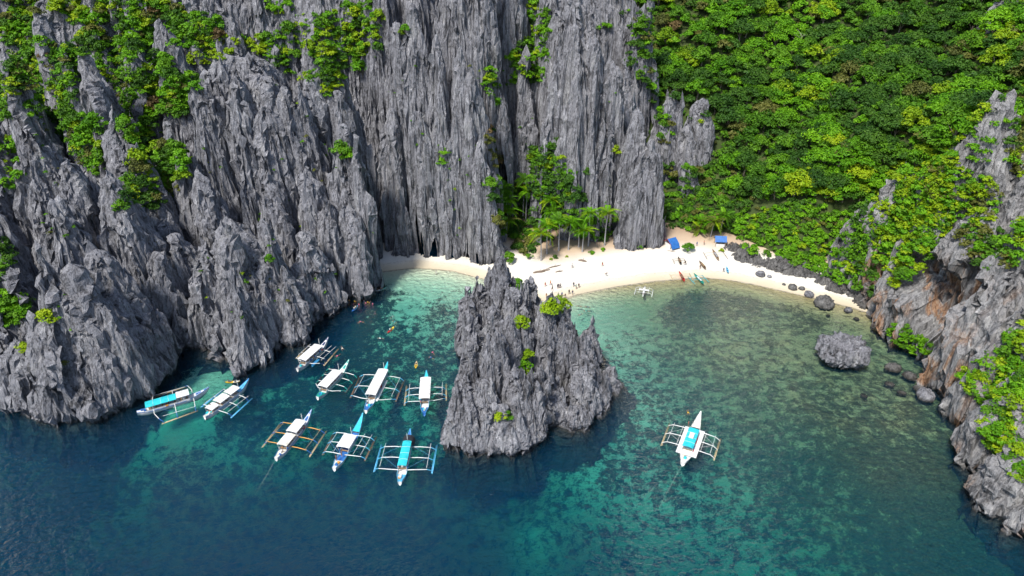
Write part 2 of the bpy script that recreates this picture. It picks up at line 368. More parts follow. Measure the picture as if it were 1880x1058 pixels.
T(P(1148, 150, 245), 13, 18, -.1, 1.4, .14, 9); T(P(1182, 48, 268), 12, 18, -.1, 1.4, .14, 9); T(P(1235, 200, 250), 13, 15, 0, 1.4, .14, 9); T(P(1285, 215, 252), 11, 12, 0, 1.4, .14, 9)
T(P(1265, 260, 243), 12, 11, 0, 1.5, .14, 9)
FC.clefts(9, 1.8, -18, 7); FC.spires(130, (4, 13), (9, 14), (.5, .95), (0, .35)); FC.spires(560, (1.6, 6), (7, 12), (.5, .95), (0, .4)); FC.spires(1400, (.5, 2.2), (6, 12), (.4, .9), (0, .5))

# ---- the islet in the middle of the bay
FI = Field(-22, 36, 98, 170, .17, 33, (1.4, .5))
T = FI.tower; FI.sc = .71; FI.fk = 1.3
T(P(920, 490, 151), 8, 10, .1, 1.35, .16, 9); T(P(903, 505, 152), 7, 9, .1, 1.4, .16, 9); T(P(970, 528, 148), 8.5, 12, 0, 1.5, .16, 9); T(P(945, 535, 147), 8, 9, 0, 1.5, .16, 9)
T(P(886, 535, 151), 8, 9, 0, 1.7, .16, 8); T(P(866, 560, 149), 6, 8, 0, 2.2, .16, 8); T(P(872, 600, 142), 7, 9, 0, 1.9, .16, 8); T(P(905, 575, 143), 7, 7, 0, 1.7, .16, 8)
T(P(893, 617, 124), 8, 13, .15, 1.6, .14, 8); T(P(870, 634, 123), 7.5, 11, .15, 1.7, .14, 8); T(P(862, 705, 117), 6.5, 11, .1, 2.1, .13, 7); T(P(886, 700, 117), 8, 10, .1, 2.0, .13, 7)
T(P(928, 604, 132), 6, 9, 0, 1.3, .16, 8); T(P(957, 612, 134), 6, 9, 0, 1.4, .16, 8)
T(P(1001, 573, 136), 9, 14, 0, 1.45, .15, 9); T(P(1026, 595, 136), 9, 12, 0, 1.5, .15, 9); T(P(1040, 585, 145), 9, 9, 0, 1.4, .15, 8)
T(P(1062, 626, 137), 10, 12, 0, 1.7, .15, 8); T(P(1089, 613, 145), 6.5, 7, 0, 1.4, .15, 8); T(P(1066, 686, 125), 9, 10, 0, 1.8, .14, 8); T(P(1092, 690, 129), 9, 9, 0, 1.9, .14, 8)
T(P(1112, 690, 134), 6, 6, 0, 1.6, .15, 7); T(P(1098, 704, 130), 7, 7, 0, 1.8, .15, 7)
T(P(940, 690, 119), 9, 11, 0, 2.1, .13, 8); T(P(975, 700, 120), 9, 11, 0, 2.1, .13, 8); T(P(905, 756, 113), 8, 7.5, 0, 2.3, .13, 7); T(P(935, 772, 113), 7, 7.5, 0, 2.2, .13, 7)
T(P(1010, 720, 122), 9, 9, 0, 2.2, .13, 8); T(P(1048, 740, 121), 8, 8, 0, 2.2, .13, 8)
FI.clefts(3.2, 1.5, -7, 4); FI.spires(110, (2, 8), (6, 9), (.45, .9), (.2, .4)); FI.spires(650, (.9, 3.6), (5.5, 9.5), (.45, .95), (.2, .5)); FI.spires(2000, (.3, 1.2), (5, 8), (.4, .9), (.2, .6))

# ---- the forested slope and the cliff on the right
HP = [P(*a) for a in [(1230, 455, 214), (1340, 455, 211), (1400, 490, 200), (1500, 520, 188), (1590, 548, 180), (1250, 330, 241), (1250, 200, 266), (1250, 60, 298), (1250, -60, 330), (1250, -150, 360),
      (1450, 400, 208), (1450, 300, 232), (1450, 200, 260), (1450, 50, 302), (1450, -60, 335), (1450, -150, 365), (1600, 450, 196), (1600, 300, 212), (1600, 150, 255), (1600, 0, 305), (1600, -120, 350),
      (1720, 320, 190), (1740, 200, 225), (1760, 80, 262), (1760, -60, 310), (1850, 190, 205), (1880, 60, 235), (1880, -80, 280), (1130, 420, 226), (1120, 300, 262), (2000, 250, 175), (2000, 100, 215)]]
FH = Field(38, 300, 166, 420, .8, 44)
FH.Z = rbf(HP, [p[2] for p in HP], FH.X, FH.Y, 12.0, .5) + 1.6 * fbm(FH.X / 16, FH.Y / 16, None, 5, 3)
FH.Z = np.minimum(FH.Z, 112) - 30 * smooth(3, 0, FH.Y - 176 + .0) 

FH.Z += 6.0 * fbm(FH.X / 42 + 3.1, FH.Y / 60, None, 15, 2) * smooth(6, 30, FH.Z)

FR = Field(86, 190, 66, 262, .32, 55, (2.0, .7))
def T(c, R, Rd, *a, **k):              # the right wall stands a little back from its foot line
    c = np.array(c, float)
    if 'end' not in k and 'Hq' not in k: c[0] += 4 * smooth(176, 166, c[1]) + 6 * smooth(160, 128, c[1]) - 5 * smooth(120, 100, c[1])
    FR.tower(c, R, Rd, *a, **k)
FR.sc = .86; FR.fk = 1.2
B = lambda x, y, z: np.array([x, y, z], float)
T(B(140, 60, 52), 30, 30, 0, 1.7, .10, 16, end=B(136, 150, 58)); T(B(134, 150, 58), 24, 24, 0, 1.6, .11, 14, end=B(124, 178, 42))
T(P(1620, 372, 184), 10, 14, .2, 1.9, .12, 9); T(P(1680, 330, 178), 13, 14, .2, 1.9, .12, 9); T(P(1735, 300, 170), 14, 14, .2, 2.0, .12, 9); T(P(1800, 210, 164), 15, 15, .3, 1.9, .12, 10); T(P(1826, 192, 163), 12, 12, .3, 1.3, .12, 9)
T(P(1700, 430, 160), 13, 12, .2, 2.1, .12, 9); T(P(1770, 400, 150), 15, 14, .2, 2.0, .12, 9); T(P(1850, 420, 132), 16, 15, .2, 2.1, .12, 9); T(P(1845, 560, 120), 13, 12, .2, 2.2, .11, 8)
T(P(1790, 640, 124), 9, 9, .1, 2.2, .12, 8); T(P(1860, 700, 108), 14, 11, .1, 2.0, .11, 8); T(P(1890, 830, 95), 11, 10, .1, 2.0, .11, 8); T(P(1690, 620, 148), 7, 8, .1, 2.2, .12, 7); T(P(1880, 930, 88), 7, 9, .1, 2.2, .12, 7)
T(P(1640, 530, 170), 6, 9, .1, 2.0, .12, 7)
for (a, b, Y, r) in ((1730, -20, 290, 9), (1765, -40, 285, 12), (1840, 40, 250, 11), (1870, 100, 232, 10), (1860, -30, 262, 12)):
    T(P(a, b, Y), r * 1.5, r * 1.6, .3, 1.5, .12, 8, Hq=P(a, b, Y)[2] - 34)
FR.clefts(7, 1.0, -8, 4); FR.spires(80, (3, 9), (5, 9), (.6, 1), (.6, .5)); FR.spires(500, (1, 3.6), (5, 9), (.5, .95), (.6, .6)); FR.spires(1500, (.3, 1.2), (4, 8), (.4, .95), (.6, .6))

# ---- dark broken rock along the foot of the forest
FS = Field(58, 112, 162, 214, .25, 66, (1.0, .4))
rk = [(1352, 462), (1375, 478), (1400, 487), (1430, 494), (1460, 502), (1490, 510), (1520, 520), (1550, 532), (1580, 544), (1600, 556)]
for i, (a, b) in enumerate(rk):
    g = G(a, b, 1.0)
    FS.tower(B(g[0], g[1] + 1.8, 2.8 + 1.0 * math.sin(i * 2.1)), 5.0, 4.0, 0, 1.4, .2, 8)
FS.spires(420, (.6, 2.4), (2, 3.6), (.5, .95), (.4, .7), .2); FS.spires(1500, (.2, .9), (2, 3.6), (.5, .95), (.4, .7), .2)

# ---- beach and sea bed
SH = np.array([G(a, b)[:2] for a, b in [(560, 470), (640, 490), (697, 499), (760, 491), (830, 497), (895, 514), (955, 540), (1010, 556), (1060, 540), (1130, 526), (1200, 516), (1290, 509), (1340, 514), (1385, 522), (1450, 537), (1515, 552), (1570, 566), (1610, 580), (1660, 610)]])
def shore(X, Y):                       # signed distance to the waterline, + on land
    best = np.full(X.shape, 1e9); sg = np.ones(X.shape)
    for (ax, ay), (bx, by) in zip(SH[:-1], SH[1:]):
        dx, dy = bx - ax, by - ay; t = np.clip(((X - ax) * dx + (Y - ay) * dy) / (dx * dx + dy * dy), 0, 1)
        d = np.hypot(X - ax - t * dx, Y - ay - t * dy); s = np.sign((Y - ay) * dx - (X - ax) * dy)
        sg = np.where(d < best, s, sg); best = np.minimum(best, d)
    return best * sg
DP = [(700, 520, 1.2), (760, 520, .9), (830, 530, 1.2), (800, 560, 2.6), (740, 560, 3), (750, 600, 4), (700, 650, 5), (800, 700, 6), (640, 620, 6), (600, 700, 8), (450, 740, 11), (360, 690, 2.2), (330, 715, 2.6), (385, 675, 2.2), (300, 760, 12), (100, 830, 20), (300, 850, 26), (500, 900, 42), (700, 900, 28), (740, 960, 50), (300, 920, 45),
      (100, 1000, 50), (500, 1040, 55), (850, 950, 32), (900, 1050, 50), (1000, 900, 11), (1000, 1050, 30), (1100, 800, 6.5), (1100, 1000, 26), (1250, 850, 6.5), (1200, 720, 3.6), (1250, 950, 15), (1300, 1050, 30), (1150, 600, 2.4), (1080, 590, 1.8), (1250, 560, 1.9), (1350, 560, 1.0), (1350, 640, 1.2), (1400, 750, 2.8), (1400, 850, 5), (1420, 950, 9), (1480, 1050, 13),
      (1500, 650, .8), (1450, 620, .9), (1500, 580, .7), (1550, 750, 1.2), (1480, 720, 1.3), (1550, 900, 4.5), (1600, 1000, 7), (1700, 900, 3.5), (1650, 760, .9), (1700, 850, 1.6), (1620, 850, 1.8), (1750, 1000, 5), (1850, 1058, 8), (1590, 600, .7), (1640, 700, .8), (-100, 900, 28), (-100, 1100, 40), (900, 1200, 34), (2000, 1200, 16), (560, 620, 8)]
DPW = [G(a, b)[:2] for a, b, _ in DP]
def bed_at(X, Y):
    s = shore(X, Y)
    dep = np.maximum(idw(DPW, [d for *_, d in DP], X, Y, 3.2, 5.0), .2)
    sea = -dep * smooth(0, 11, -s) - .05 * np.minimum(-s, 12)
    land = np.minimum(.085 * s, 1.6 + .045 * s) + .12 * fbm(X / 6, Y / 6, None, 8, 2) * smooth(0, 6, s)
    return np.where(s > 0, land, sea)
FB = Field(-235, 215, 38, 262, .8, 77)
FB.Z = bed_at(FB.X, FB.Y)
FIELDS = [FL, FC, FI, FH, FR, FS, FB]
def height(x, y):
    x = np.asarray(x, float); r = np.full(x.shape, -99.0)
    for f in FIELDS: r = np.maximum(r, f.at(x, y))
    return r
def cast(px, py, t0=60, t1=480):       # what the pixel's ray meets first
    d = ray(px, py); t = np.arange(t0, t1, .5)
    x, y, z = d[0] * t, d[1] * t, CAM_H + d[2] * t
    hit = np.flatnonzero(height(x, y) > z)
    if len(hit) == 0: return None
    k = hit[0]; tt = np.linspace(t[k] - .5, t[k], 12)
    h2 = np.flatnonzero(height(d[0] * tt, d[1] * tt) > CAM_H + d[2] * tt)
    q = tt[h2[0]] if len(h2) else t[k]
    return np.array([d[0] * q, d[1] * q, CAM_H + d[2] * q])
# ------------------------------------------------------------------ build the setting
ROCK = rock_material('grey_limestone', (.055, .055, .060), (.265, .265, .29), (.48, .48, .505))
ROCK_D = rock_material('dark_limestone', (.055, .054, .054), (.16, .155, .15), (.31, .30, .29))
ROCK_O = rock_material('ochre_limestone', (.10, .098, .10), (.31, .305, .31), (.50, .49, .485), 1.0)
bedz = lambda X, Y: np.maximum(FB.at(X, Y, -20), FH.at(X, Y, -20))
FL.mesh('cliff', ROCK, lambda X, Y, Z: Z > bedz(X, Y) - 2.5, block=1.6)
FC.mesh('cliff', ROCK, lambda X, Y, Z: (Z > bedz(X, Y) - 2.5) & (Z > FL.at(X, Y) - 3), notch=.4, block=1.2)
islet = FI.mesh('rock_islet', ROCK, None, notch=1.2, block=1.0, rough=(.28, 1.1))
del islet['kind']; tag(islet, 'jagged grey limestone islet rising from the middle of the bay', 'rock islet')
def stainf(V):
    k = np.zeros(len(V))
    for c, (a, b, h) in CAVES:
        q = np.sqrt(((V[:, 0] - c[0] - 4) / a) ** 2 + ((V[:, 1] - c[1]) / b) ** 2 + ((V[:, 2] - c[2] + 2) / h) ** 2); k = np.maximum(k, smooth(1.7, .8, q))
    return np.clip(k + smooth(24, 12, V[:, 2]) * smooth(190, 176, V[:, 1]) * smooth(114, 122, V[:, 1] + .0) * .9 + .5 * smooth(6, 2.5, V[:, 2]), .03, .85)
CAVES = [(cast(1688, 520) + np.array([2, 1, 0.]), (9, 10, 7)), (cast(1775, 545) + np.array([2, 1, 0.]), (8, 9, 9)), (cast(1725, 590) + np.array([2, 0, 0.]), (8, 9, 5))]
def carve(X, Y, Z, f):
    for c, (a, b, h) in CAVES:
        q = np.sqrt(((X - c[0]) / a) ** 2 + ((Y - c[1]) / b) ** 2 + ((Z - c[2]) / h) ** 2)
        k = np.clip(1 - q, 0, 1); k = k ** .6
        k = k ** .7; X = X + 10.0 * k; Y = Y + 3.5 * k; Z = Z - 1.0 * k * (Z > c[2])
    return X, Y, Z
FR.mesh('cliff', ROCK_O, lambda X, Y, Z: Z > bedz(X, Y) - 2.5, notch=1.6, block=1.7, rough=(.5, 2.2), post=carve, stain=stainf)
FS.mesh('shore_rocks', ROCK_D, lambda X, Y, Z: Z > bedz(X, Y) - 1.5, notch=0, rough=(.25, .9), block=.8, zcut=-.8)

m, t, bs = material('forest_floor')
t.links.new(ramp(t, tex(t, coords(t), .3, 5), [(.3, (.02, .03, .008)), (.6, (.05, .075, .015)), (.75, (.09, .07, .035))]), bs.inputs['Base Color']); bs.inputs['Roughness'].default_value = 1
FLOOR = m
FH.mesh('hillside', FLOOR, lambda X, Y, Z: Z > FB.at(X, Y, -20) - 1, notch=0, block=0, rough=(.0, 2))

# sand above the waterline, reef below
def bed_mesh(x0, x1, y0, y1, st, nm, cond, coral=True):
    X, Y = np.meshgrid(np.arange(x0, x1, st), np.arange(y0, y1, st))
    Z = bed_at(X, Y); s = shore(X, Y)
    # reef cover 0..1: bare sand near the beach, patchy coral further out, weed flat on the right
    RC = [(720, 512, .0), (780, 515, 0), (850, 520, .3), (760, 550, .25), (700, 530, .8), (800, 560, .6), (700, 600, .62), (800, 650, .62), (640, 580, .9), (620, 660, .75), (700, 720, .55), (560, 700, .7), (700, 800, .5), (500, 760, .45), (370, 690, .0), (345, 708, .0), (320, 725, .05), (420, 720, .7), (300, 690, .9), (300, 780, .6), (100, 800, .7), (200, 860, .4),
          (500, 900, .3), (900, 900, .3), (1000, 860, .45), (1100, 580, .05), (1040, 575, 0), (1150, 560, .1), (1200, 530, 0), (1240, 575, .75), (1190, 590, .42), (1140, 620, .38), (1130, 680, .5), (1200, 700, .52), (1300, 545, .85), (1350, 560, .62), (1400, 590, .45), (1330, 620, .42), (1180, 555, .04), (1195, 575, .12), (1245, 558, .9), (1260, 640, .5), (1300, 700, .55), (1250, 780, .6), (1350, 760, .52), (1340, 840, .45), (1180, 800, .55),
          (1400, 800, .62), (1450, 850, .62), (1450, 700, .5), (1500, 760, .6), (1500, 640, .35), (1550, 600, .35), (1480, 570, .6), (1600, 750, .55), (1600, 850, .75), (1550, 900, .62), (1500, 950, .5), (1650, 950, .7), (1700, 900, .9), (1750, 1000, .85), (1600, 1040, .55), (1150, 900, .42), (1250, 950, .38), (1400, 1000, .3), (1000, 1000, .3)]
    W = [G(a, b)[:2] for a, b, _ in RC]
    c = idw(W, [v for *_, v in RC], X, Y, 3.4, 4.0) * smooth(2.0, 9, -s)
    return X, Y, Z, c, s
def make_bed(nm, x0, x1, y0, y1, st, mat, land):
    X, Y, Z, c, s = bed_mesh(x0, x1, y0, y1, st, nm, None)
    if not land:
        n = fbm(X / 3.2, Y / 3.2, None, 61, 4, .6) * .5 + .5
        mk = smooth(.10, -.10, n - (.22 + .56 * c))
        Z = Z + (.15 + .5 * mk) * mk * (fbm(X / 1.2, Y / 1.2, None, 62, 2) * .5 + .6) * smooth(.8, 2.0, -Z)
    if not land: Z = Z - .05
    ny, nx = X.shape; I = np.arange(nx * ny).reshape(ny, nx)
    Q = np.stack([I[:-1, :-1], I[:-1, 1:], I[1:, 1:], I[1:, :-1]], -1)
    ok = (s[:-1, :-1] > -.8) if land else (s[:-1, :-1] <= .7)
    inner = (FL.at(X, Y) > 3) | (FC.at(X, Y) > 6) | (FR.at(X, Y) > 3) | (FI.at(X, Y) > 3)
    Q = Q[ok & ~inner[:-1, :-1]] if land else Q[ok]
    used, inv = np.unique(Q, return_inverse=True)
    me = np_mesh(nm, np.stack([X.ravel(), Y.ravel(), Z.ravel()], 1)[used], inv.reshape(Q.shape))
    attr(me, 'reef', c.ravel()[used]); attr(me, 'inland', s.ravel()[used])
    # brownness of the flat on the right
    wx = smooth(14, 52, X + .3 * (Y - 150)).ravel()[used]; attr(me, 'weed', wx)
    return tag(link(nm, me, mat), kind='structure')
m, t, bs = material('beach_sand')
at = t.nodes.new('ShaderNodeAttribute'); at.attribute_name = 'inland'
wet = mth(t, 'ADD', at.outputs['Fac'], mth(t, 'MULTIPLY', mth(t, 'SUBTRACT', tex(t, coords(t), .12, 4), .5), 5.0))
base = ramp(t, mth(t, 'DIVIDE', wet, 40.0), [(.0, (.52, .45, .32)), (.07, (.60, .53, .40)), (.13, (.64, .61, .54)), (.42, (.66, .62, .55)), (.56, (.50, .38, .27)), (.75, (.34, .24, .16))])
spec = tex(t, coords(t), 1.6, 6, .7)
base = mixc(t, ramp(t, spec, [(.58, (0, 0, 0)), (.72, (.5, .5, .5))]), base, (.40, .29, .19))
wl = ramp(t, mth(t, 'DIVIDE', mth(t, 'ADD', at.outputs['Fac'], mth(t, 'MULTIPLY', tex(t, coords(t), .25, 4), 4.0)), 14.0), [(.40, (0, 0, 0)), (.43, (1, 1, 1)), (.46, (0, 0, 0))])
base = mixc(t, mth(t, 'MULTIPLY', mth(t, 'MULTIPLY', wl, ramp(t, tex(t, coords(t), 2.5, 5, .7), [(.48, (0, 0, 0)), (.6, (1, 1, 1))])), .6), base, (.22, .15, .09))
fp = N(t, 'ShaderNodeTexVoronoi', Scale=1.3); t.links.new(coords(t, (1, 1.2, 1)), fp.inputs['Vector'])
base = mixc(t, ramp(t, mth(t, 'ADD', fp.outputs['Distance'], mth(t, 'MULTIPLY', tex(t, coords(t), .16, 3), .5)), [(.30, (.30, .30, .30)), (.42, (0, 0, 0))]), base, (.42, .36, .28))
t.links.new(base, bs.inputs['Base Color']); bs.inputs['Roughness'].default_value = .9
bump(t, bs, tex(t, coords(t), .9, 5, .6), .5, .15)
SAND = m
make_bed('beach', -62, 112, 168, 236, .5, SAND, True)

m, t, bs = material('reef_bed')
ar = t.nodes.new('ShaderNodeAttribute'); ar.attribute_name = 'reef'; aw = t.nodes.new('ShaderNodeAttribute'); aw.attribute_name = 'weed'
va = coords(t)
n1 = tex(t, va, .42, 8, .72, .3); n2 = tex(t, coords(t, (1, 1.5, 1), (0, 0, .4)), 1.7, 6, .74, .4)
f = mth(t, 'ADD', mth(t, 'MULTIPLY', n1, .56), mth(t, 'MULTIPLY', n2, .44))
thr = mth(t, 'SUBTRACT', .63, mth(t, 'MULTIPLY', ar.outputs['Fac'], .26))
mk = ramp(t, mth(t, 'ADD', mth(t, 'SUBTRACT', f, thr), .5), [(.465, (0, 0, 0)), (.515, (1, 1, 1))])
sandc = ramp(t, n2, [(.3, (.62, .67, .46)), (.6, (.86, .88, .66))])
sandw = ramp(t, n2, [(.3, (.30, .245, .11)), (.6, (.54, .45, .23))])
cor = ramp(t, n2, [(.3, (.018, .026, .022)), (.5, (.055, .07, .045)), (.7, (.14, .16, .10))])
sandm = mixc(t, aw.outputs['Fac'], sandc, sandw)
corw = ramp(t, n2, [(.3, (.045, .038, .022)), (.5, (.13, .105, .055)), (.7, (.25, .21, .11))])
cor = mixc(t, aw.outputs['Fac'], cor, corw)
t.links.new(mixc(t, mk, sandm, cor), bs.inputs['Base Color']); bs.inputs['Roughness'].default_value = 1; bs.inputs['Specular IOR Level'].default_value = 0
bump(t, bs, n2, .6, .6)
make_bed('seabed', -235, 215, 36, 226, .55, m, False)

# water: one closed body, its surface mirrors the sky and its volume takes the red and then the green out of the light
m = bpy.data.materials.new('sea_water'); m.use_nodes = True; t = m.node_tree; t.nodes.clear()
out = t.nodes.new('ShaderNodeOutputMaterial')
fr = N(t, 'ShaderNodeFresnel', IOR=1.23); gl = N(t, 'ShaderNodeBsdfGlossy', Roughness=.09)
tr = t.nodes.new('ShaderNodeBsdfTransparent'); df = N(t, 'ShaderNodeBsdfDiffuse', Color=(.0, .20, .42, 1))
v = coords(t, (1, 1.7, 1), (0, 0, math.radians(-24)))
w1 = tex(t, v, .55, 3, .5, .5); w2 = tex(t, v, 1.7, 3, .55, .3)
amp = tex(t, coords(t), .02, 2)
hh = mth(t, 'ADD', w1, mth(t, 'MULTIPLY', w2, .35))
b = N(t, 'ShaderNodeBump', Strength=1.0, Distance=1.5); t.links.new(hh, b.inputs['Height'])
t.links.new(b.outputs[0], fr.inputs['Normal']); t.links.new(b.outputs[0], gl.inputs['Normal'])
mx0 = N(t, 'ShaderNodeMixShader', Fac=.02); t.links.new(tr.outputs[0], mx0.inputs[1]); t.links.new(df.outputs[0], mx0.inputs[2])
mx = t.nodes.new('ShaderNodeMixShader'); t.links.new(fr.outputs[0], mx.inputs[0]); t.links.new(mx0.outputs[0], mx.inputs[1]); t.links.new(gl.outputs[0], mx.inputs[2])
t.links.new(mx.outputs[0], out.inputs['Surface'])
va = N(t, 'ShaderNodeVolumeAbsorption', Density=.20, Color=(.14, .775, .80, 1))
vs = N(t, 'ShaderNodeVolumeScatter', Density=.018, Color=(.0, .36, 1.0, 1)); ad = t.nodes.new('ShaderNodeAddShader')
t.links.new(va.outputs[0], ad.inputs[0]); t.links.new(vs.outputs[0], ad.inputs[1]); t.links.new(ad.outputs[0], out.inputs['Volume'])
WATER = m
x0, x1, y0, y1, zb = -260, 240, 30, 236, -75
V = [(x0, y0, zb), (x1, y0, zb), (x1, y1, zb), (x0, y1, zb), (x0, y0, 0), (x1, y0, 0), (x1, y1, 0), (x0, y1, 0)]
F = [(0, 3, 2, 1), (4, 5, 6, 7), (0, 1, 5, 4), (1, 2, 6, 5), (2, 3, 7, 6), (3, 0, 4, 7)]
tag(link('water', np_mesh('water', V, F, False), WATER), kind='structure')
# ------------------------------------------------------------------ vegetation
LEAF = {}
def leaf_material(kind, a, b, c):
    m = bpy.data.materials.new(kind + '_foliage'); m.use_nodes = True; t = m.node_tree; t.nodes.clear()
    at = t.nodes.new('ShaderNodeAttribute'); at.attribute_name = 'leaf'
    oi = t.nodes.new('ShaderNodeObjectInfo')
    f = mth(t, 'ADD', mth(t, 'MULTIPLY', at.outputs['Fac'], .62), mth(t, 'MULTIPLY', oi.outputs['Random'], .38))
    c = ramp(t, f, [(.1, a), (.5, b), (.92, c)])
    d = N(t, 'ShaderNodeBsdfPrincipled', Roughness=.55); d.inputs['Specular IOR Level'].default_value = .25
    tl = t.nodes.new('ShaderNodeBsdfTranslucent'); t.links.new(c, d.inputs['Base Color']); t.links.new(c, tl.inputs['Color'])
    mx = N(t, 'ShaderNodeMixShader', Fac=.28); t.links.new(d.outputs[0], mx.inputs[1]); t.links.new(tl.outputs[0], mx.inputs[2])
    o = t.nodes.new('ShaderNodeOutputMaterial'); t.links.new(mx.outputs[0], o.inputs[0])
    LEAF[kind] = m
leaf_material('bright', (.035, .13, .004), (.10, .28, .006), (.20, .42, .008))
leaf_material('mid', (.025, .085, .005), (.070, .19, .008), (.14, .31, .010))
leaf_material('dark', (.014, .052, .007), (.038, .110, .011), (.08, .18, .015))
leaf_material('yellow', (.07, .16, .004), (.20, .34, .006), (.36, .46, .010))
leaf_material('olive', (.045, .060, .013), (.105, .125, .024), (.19, .19, .04))
leaf_material('brown', (.05, .04, .015), (.13, .09, .035), (.24, .17, .07))
KINDS_ = list(LEAF)
m, t, bs = material('bark'); bs.inputs['Roughness'].default_value = .9
t.links.new(ramp(t, tex(t, coords(t, (1, 1, .3), obj=True), 3, 4), [(.3, (.10, .075, .05)), (.7, (.27, .23, .18))]), bs.inputs['Base Color']); BARK = m
m, t, bs = material('pale_bark'); bs.inputs['Roughness'].default_value = .85; bs.inputs['Base Color'].default_value = (.42, .38, .31, 1); PALE = m

def crown_arrays(seed, lobes, leaves, size, flat=.62, spread=.62):
    r = np.random.default_rng(seed)
    L = []
    for i in range(lobes):
        a = r.random() * 6.283; e = r.random() ** .8; rad = spread * math.sqrt(r.random()) if i else 0
        z = flat * (.75 * (1 - (rad / spread) ** 2) * (.5 + .5 * e)) + .05
        L.append((rad * math.cos(a), rad * math.sin(a), z, .25 + .17 * r.random(), r.random()))
    L = np.array(L); n = leaves
    k = r.integers(0, lobes, n)
    d = r.standard_normal((n, 3)); d[:, 2] = np.abs(d[:, 2]) * .9 + .1 * d[:, 2] - .18; d /= np.linalg.norm(d, axis=1)[:, None]
    c = L[k, :3] + d * (L[k, 3] * (.72 + .33 * r.random(n)))[:, None] * np.array([1, 1, .72])
    nn = d + np.array([0, 0, .55]) + .55 * r.standard_normal((n, 3)); nn /= np.linalg.norm(nn, axis=1)[:, None]
    t1 = np.cross(nn, r.standard_normal((n, 3))); t1 /= np.linalg.norm(t1, axis=1)[:, None]; t2 = np.cross(nn, t1)
    s = size * (.6 + .8 * r.random(n))[:, None]
    V = np.stack([c - t1 * s, c - t2 * s * .55 + nn * s * .18, c + t1 * s, c + t2 * s * .55 + nn * s * .18], 1).reshape(-1, 3)
    F = np.arange(4 * n).reshape(n, 4)
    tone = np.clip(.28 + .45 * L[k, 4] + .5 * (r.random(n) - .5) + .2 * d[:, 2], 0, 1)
    return V, F, np.repeat(tone, 4)
def tube(pts, rad, sides=6):
    V = []; F = []
    for i, (p, r) in enumerate(zip(pts, rad)):
        p = np.array(p, float); q = np.array(pts[min(i + 1, len(pts) - 1)], float) - np.array(pts[max(i - 1, 0)], float)
        q /= np.linalg.norm(q) + 1e-9; u = np.cross(q, [0.31, .91, .2]); u /= np.linalg.norm(u); w = np.cross(q, u)
        for k in range(sides):
            a = 6.2832 * k / sides; V.append(p + r * (math.cos(a) * u + math.sin(a) * w))
    for i in range(len(pts) - 1):
        for k in range(sides):
            a = i * sides + k; b = i * sides + (k + 1) % sides; F.append((a, b, b + sides, a + sides))
    return V, F
def join(parts):
    V = []; F = []; o = 0
    for v, f in parts:
        V += [tuple(p) for p in v]; F += [tuple(i + o for i in q) for q in f]; o += len(v)
    return V, F
def pymesh(name, parts, mat=None, smooth=False):
    V, F = join(parts); me = bpy.data.meshes.new(name); me.from_pydata(V, [], F)
    if smooth: me.polygons.foreach_set('use_smooth', [True] * len(F))
    if mat: me.materials.append(mat)
    me.update(); return me
def woody(seed, h=1.0, limbs=4, r0=.07):
    r = random.Random(seed); ps = [tube([(0, 0, -h), (.04 * r.random(), .04, -h * .4), (0, 0, .1)], [r0, r0 * .75, r0 * .5])]
    for i in range(limbs):
        a = i * 6.28 / limbs + r.random(); e = .35 + .2 * r.random()
        ps.append(tube([(0, 0, -.25), (e * .5 * math.cos(a), e * .5 * math.sin(a), .1), (e * math.cos(a), e * math.sin(a), .36)], [r0 * .45, r0 * .3, r0 * .12], 4))
    return ps
NV = 5
CROWN = []; SHRUB = []; LOW = []
for i in range(NV):
    V, F, tn = crown_arrays(100 + i, 20, 1500, .070, .95, .66); me = np_mesh('crown', V, F, False, [LEAF['mid']]); attr(me, 'leaf', tn); CROWN.append(me)
    V, F, tn = crown_arrays(200 + i, 11, 620, .105, .95, .6); me = np_mesh('shrub', V, F, False, [LEAF['mid']]); attr(me, 'leaf', tn); SHRUB.append(me)
    LOW.append(crown_arrays(300 + i, 9, 330, .125, .66, .64))
TRUNK = [pymesh('trunk', woody(i, 1.25), BARK, True) for i in range(NV)]
STEM = [pymesh('stem', woody(50 + i, .45, 5, .045), BARK, True) for i in range(NV)]
def recolour(o, mat):
    s = o.material_slots[0]; s.link = 'OBJECT'; s.material = mat
RV = random.Random(5)
def tree(p, r, kind, label, group=None, cat='tree', name='forest_tree'):
    e = empty(name, tuple(p), RV.random() * 6.28); e.scale = (r, r, r * RV.uniform(.8, 1.1)); tag(e, label, cat, group)
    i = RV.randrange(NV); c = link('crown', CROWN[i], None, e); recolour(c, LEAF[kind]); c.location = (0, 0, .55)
    k = link('trunk', TRUNK[i], None, e); k.location = (0, 0, .55); return e
def shrub(p, r, kind, label, group=None, name='cliff_shrub', cat='shrub', tall=1.0):
    e = empty(name, tuple(p), RV.random() * 6.28); e.scale = (r, r, r * RV.uniform(.8, 1.15) * tall); tag(e, label, cat, group)
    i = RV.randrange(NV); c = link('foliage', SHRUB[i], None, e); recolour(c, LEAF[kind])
    link('stem', STEM[i], None, e); return e
STUFF = []                                    # (point, radius, kind) of what is beyond counting
def inside(poly, x, y):
    c = False; j = len(poly) - 1
    for i in range(len(poly)):
        (xi, yi), (xj, yj) = poly[i], poly[j]
        if (yi > y) != (yj > y) and x < (xj - xi) * (y - yi) / (yj - yi) + xi: c = not c
        j = i
    return c
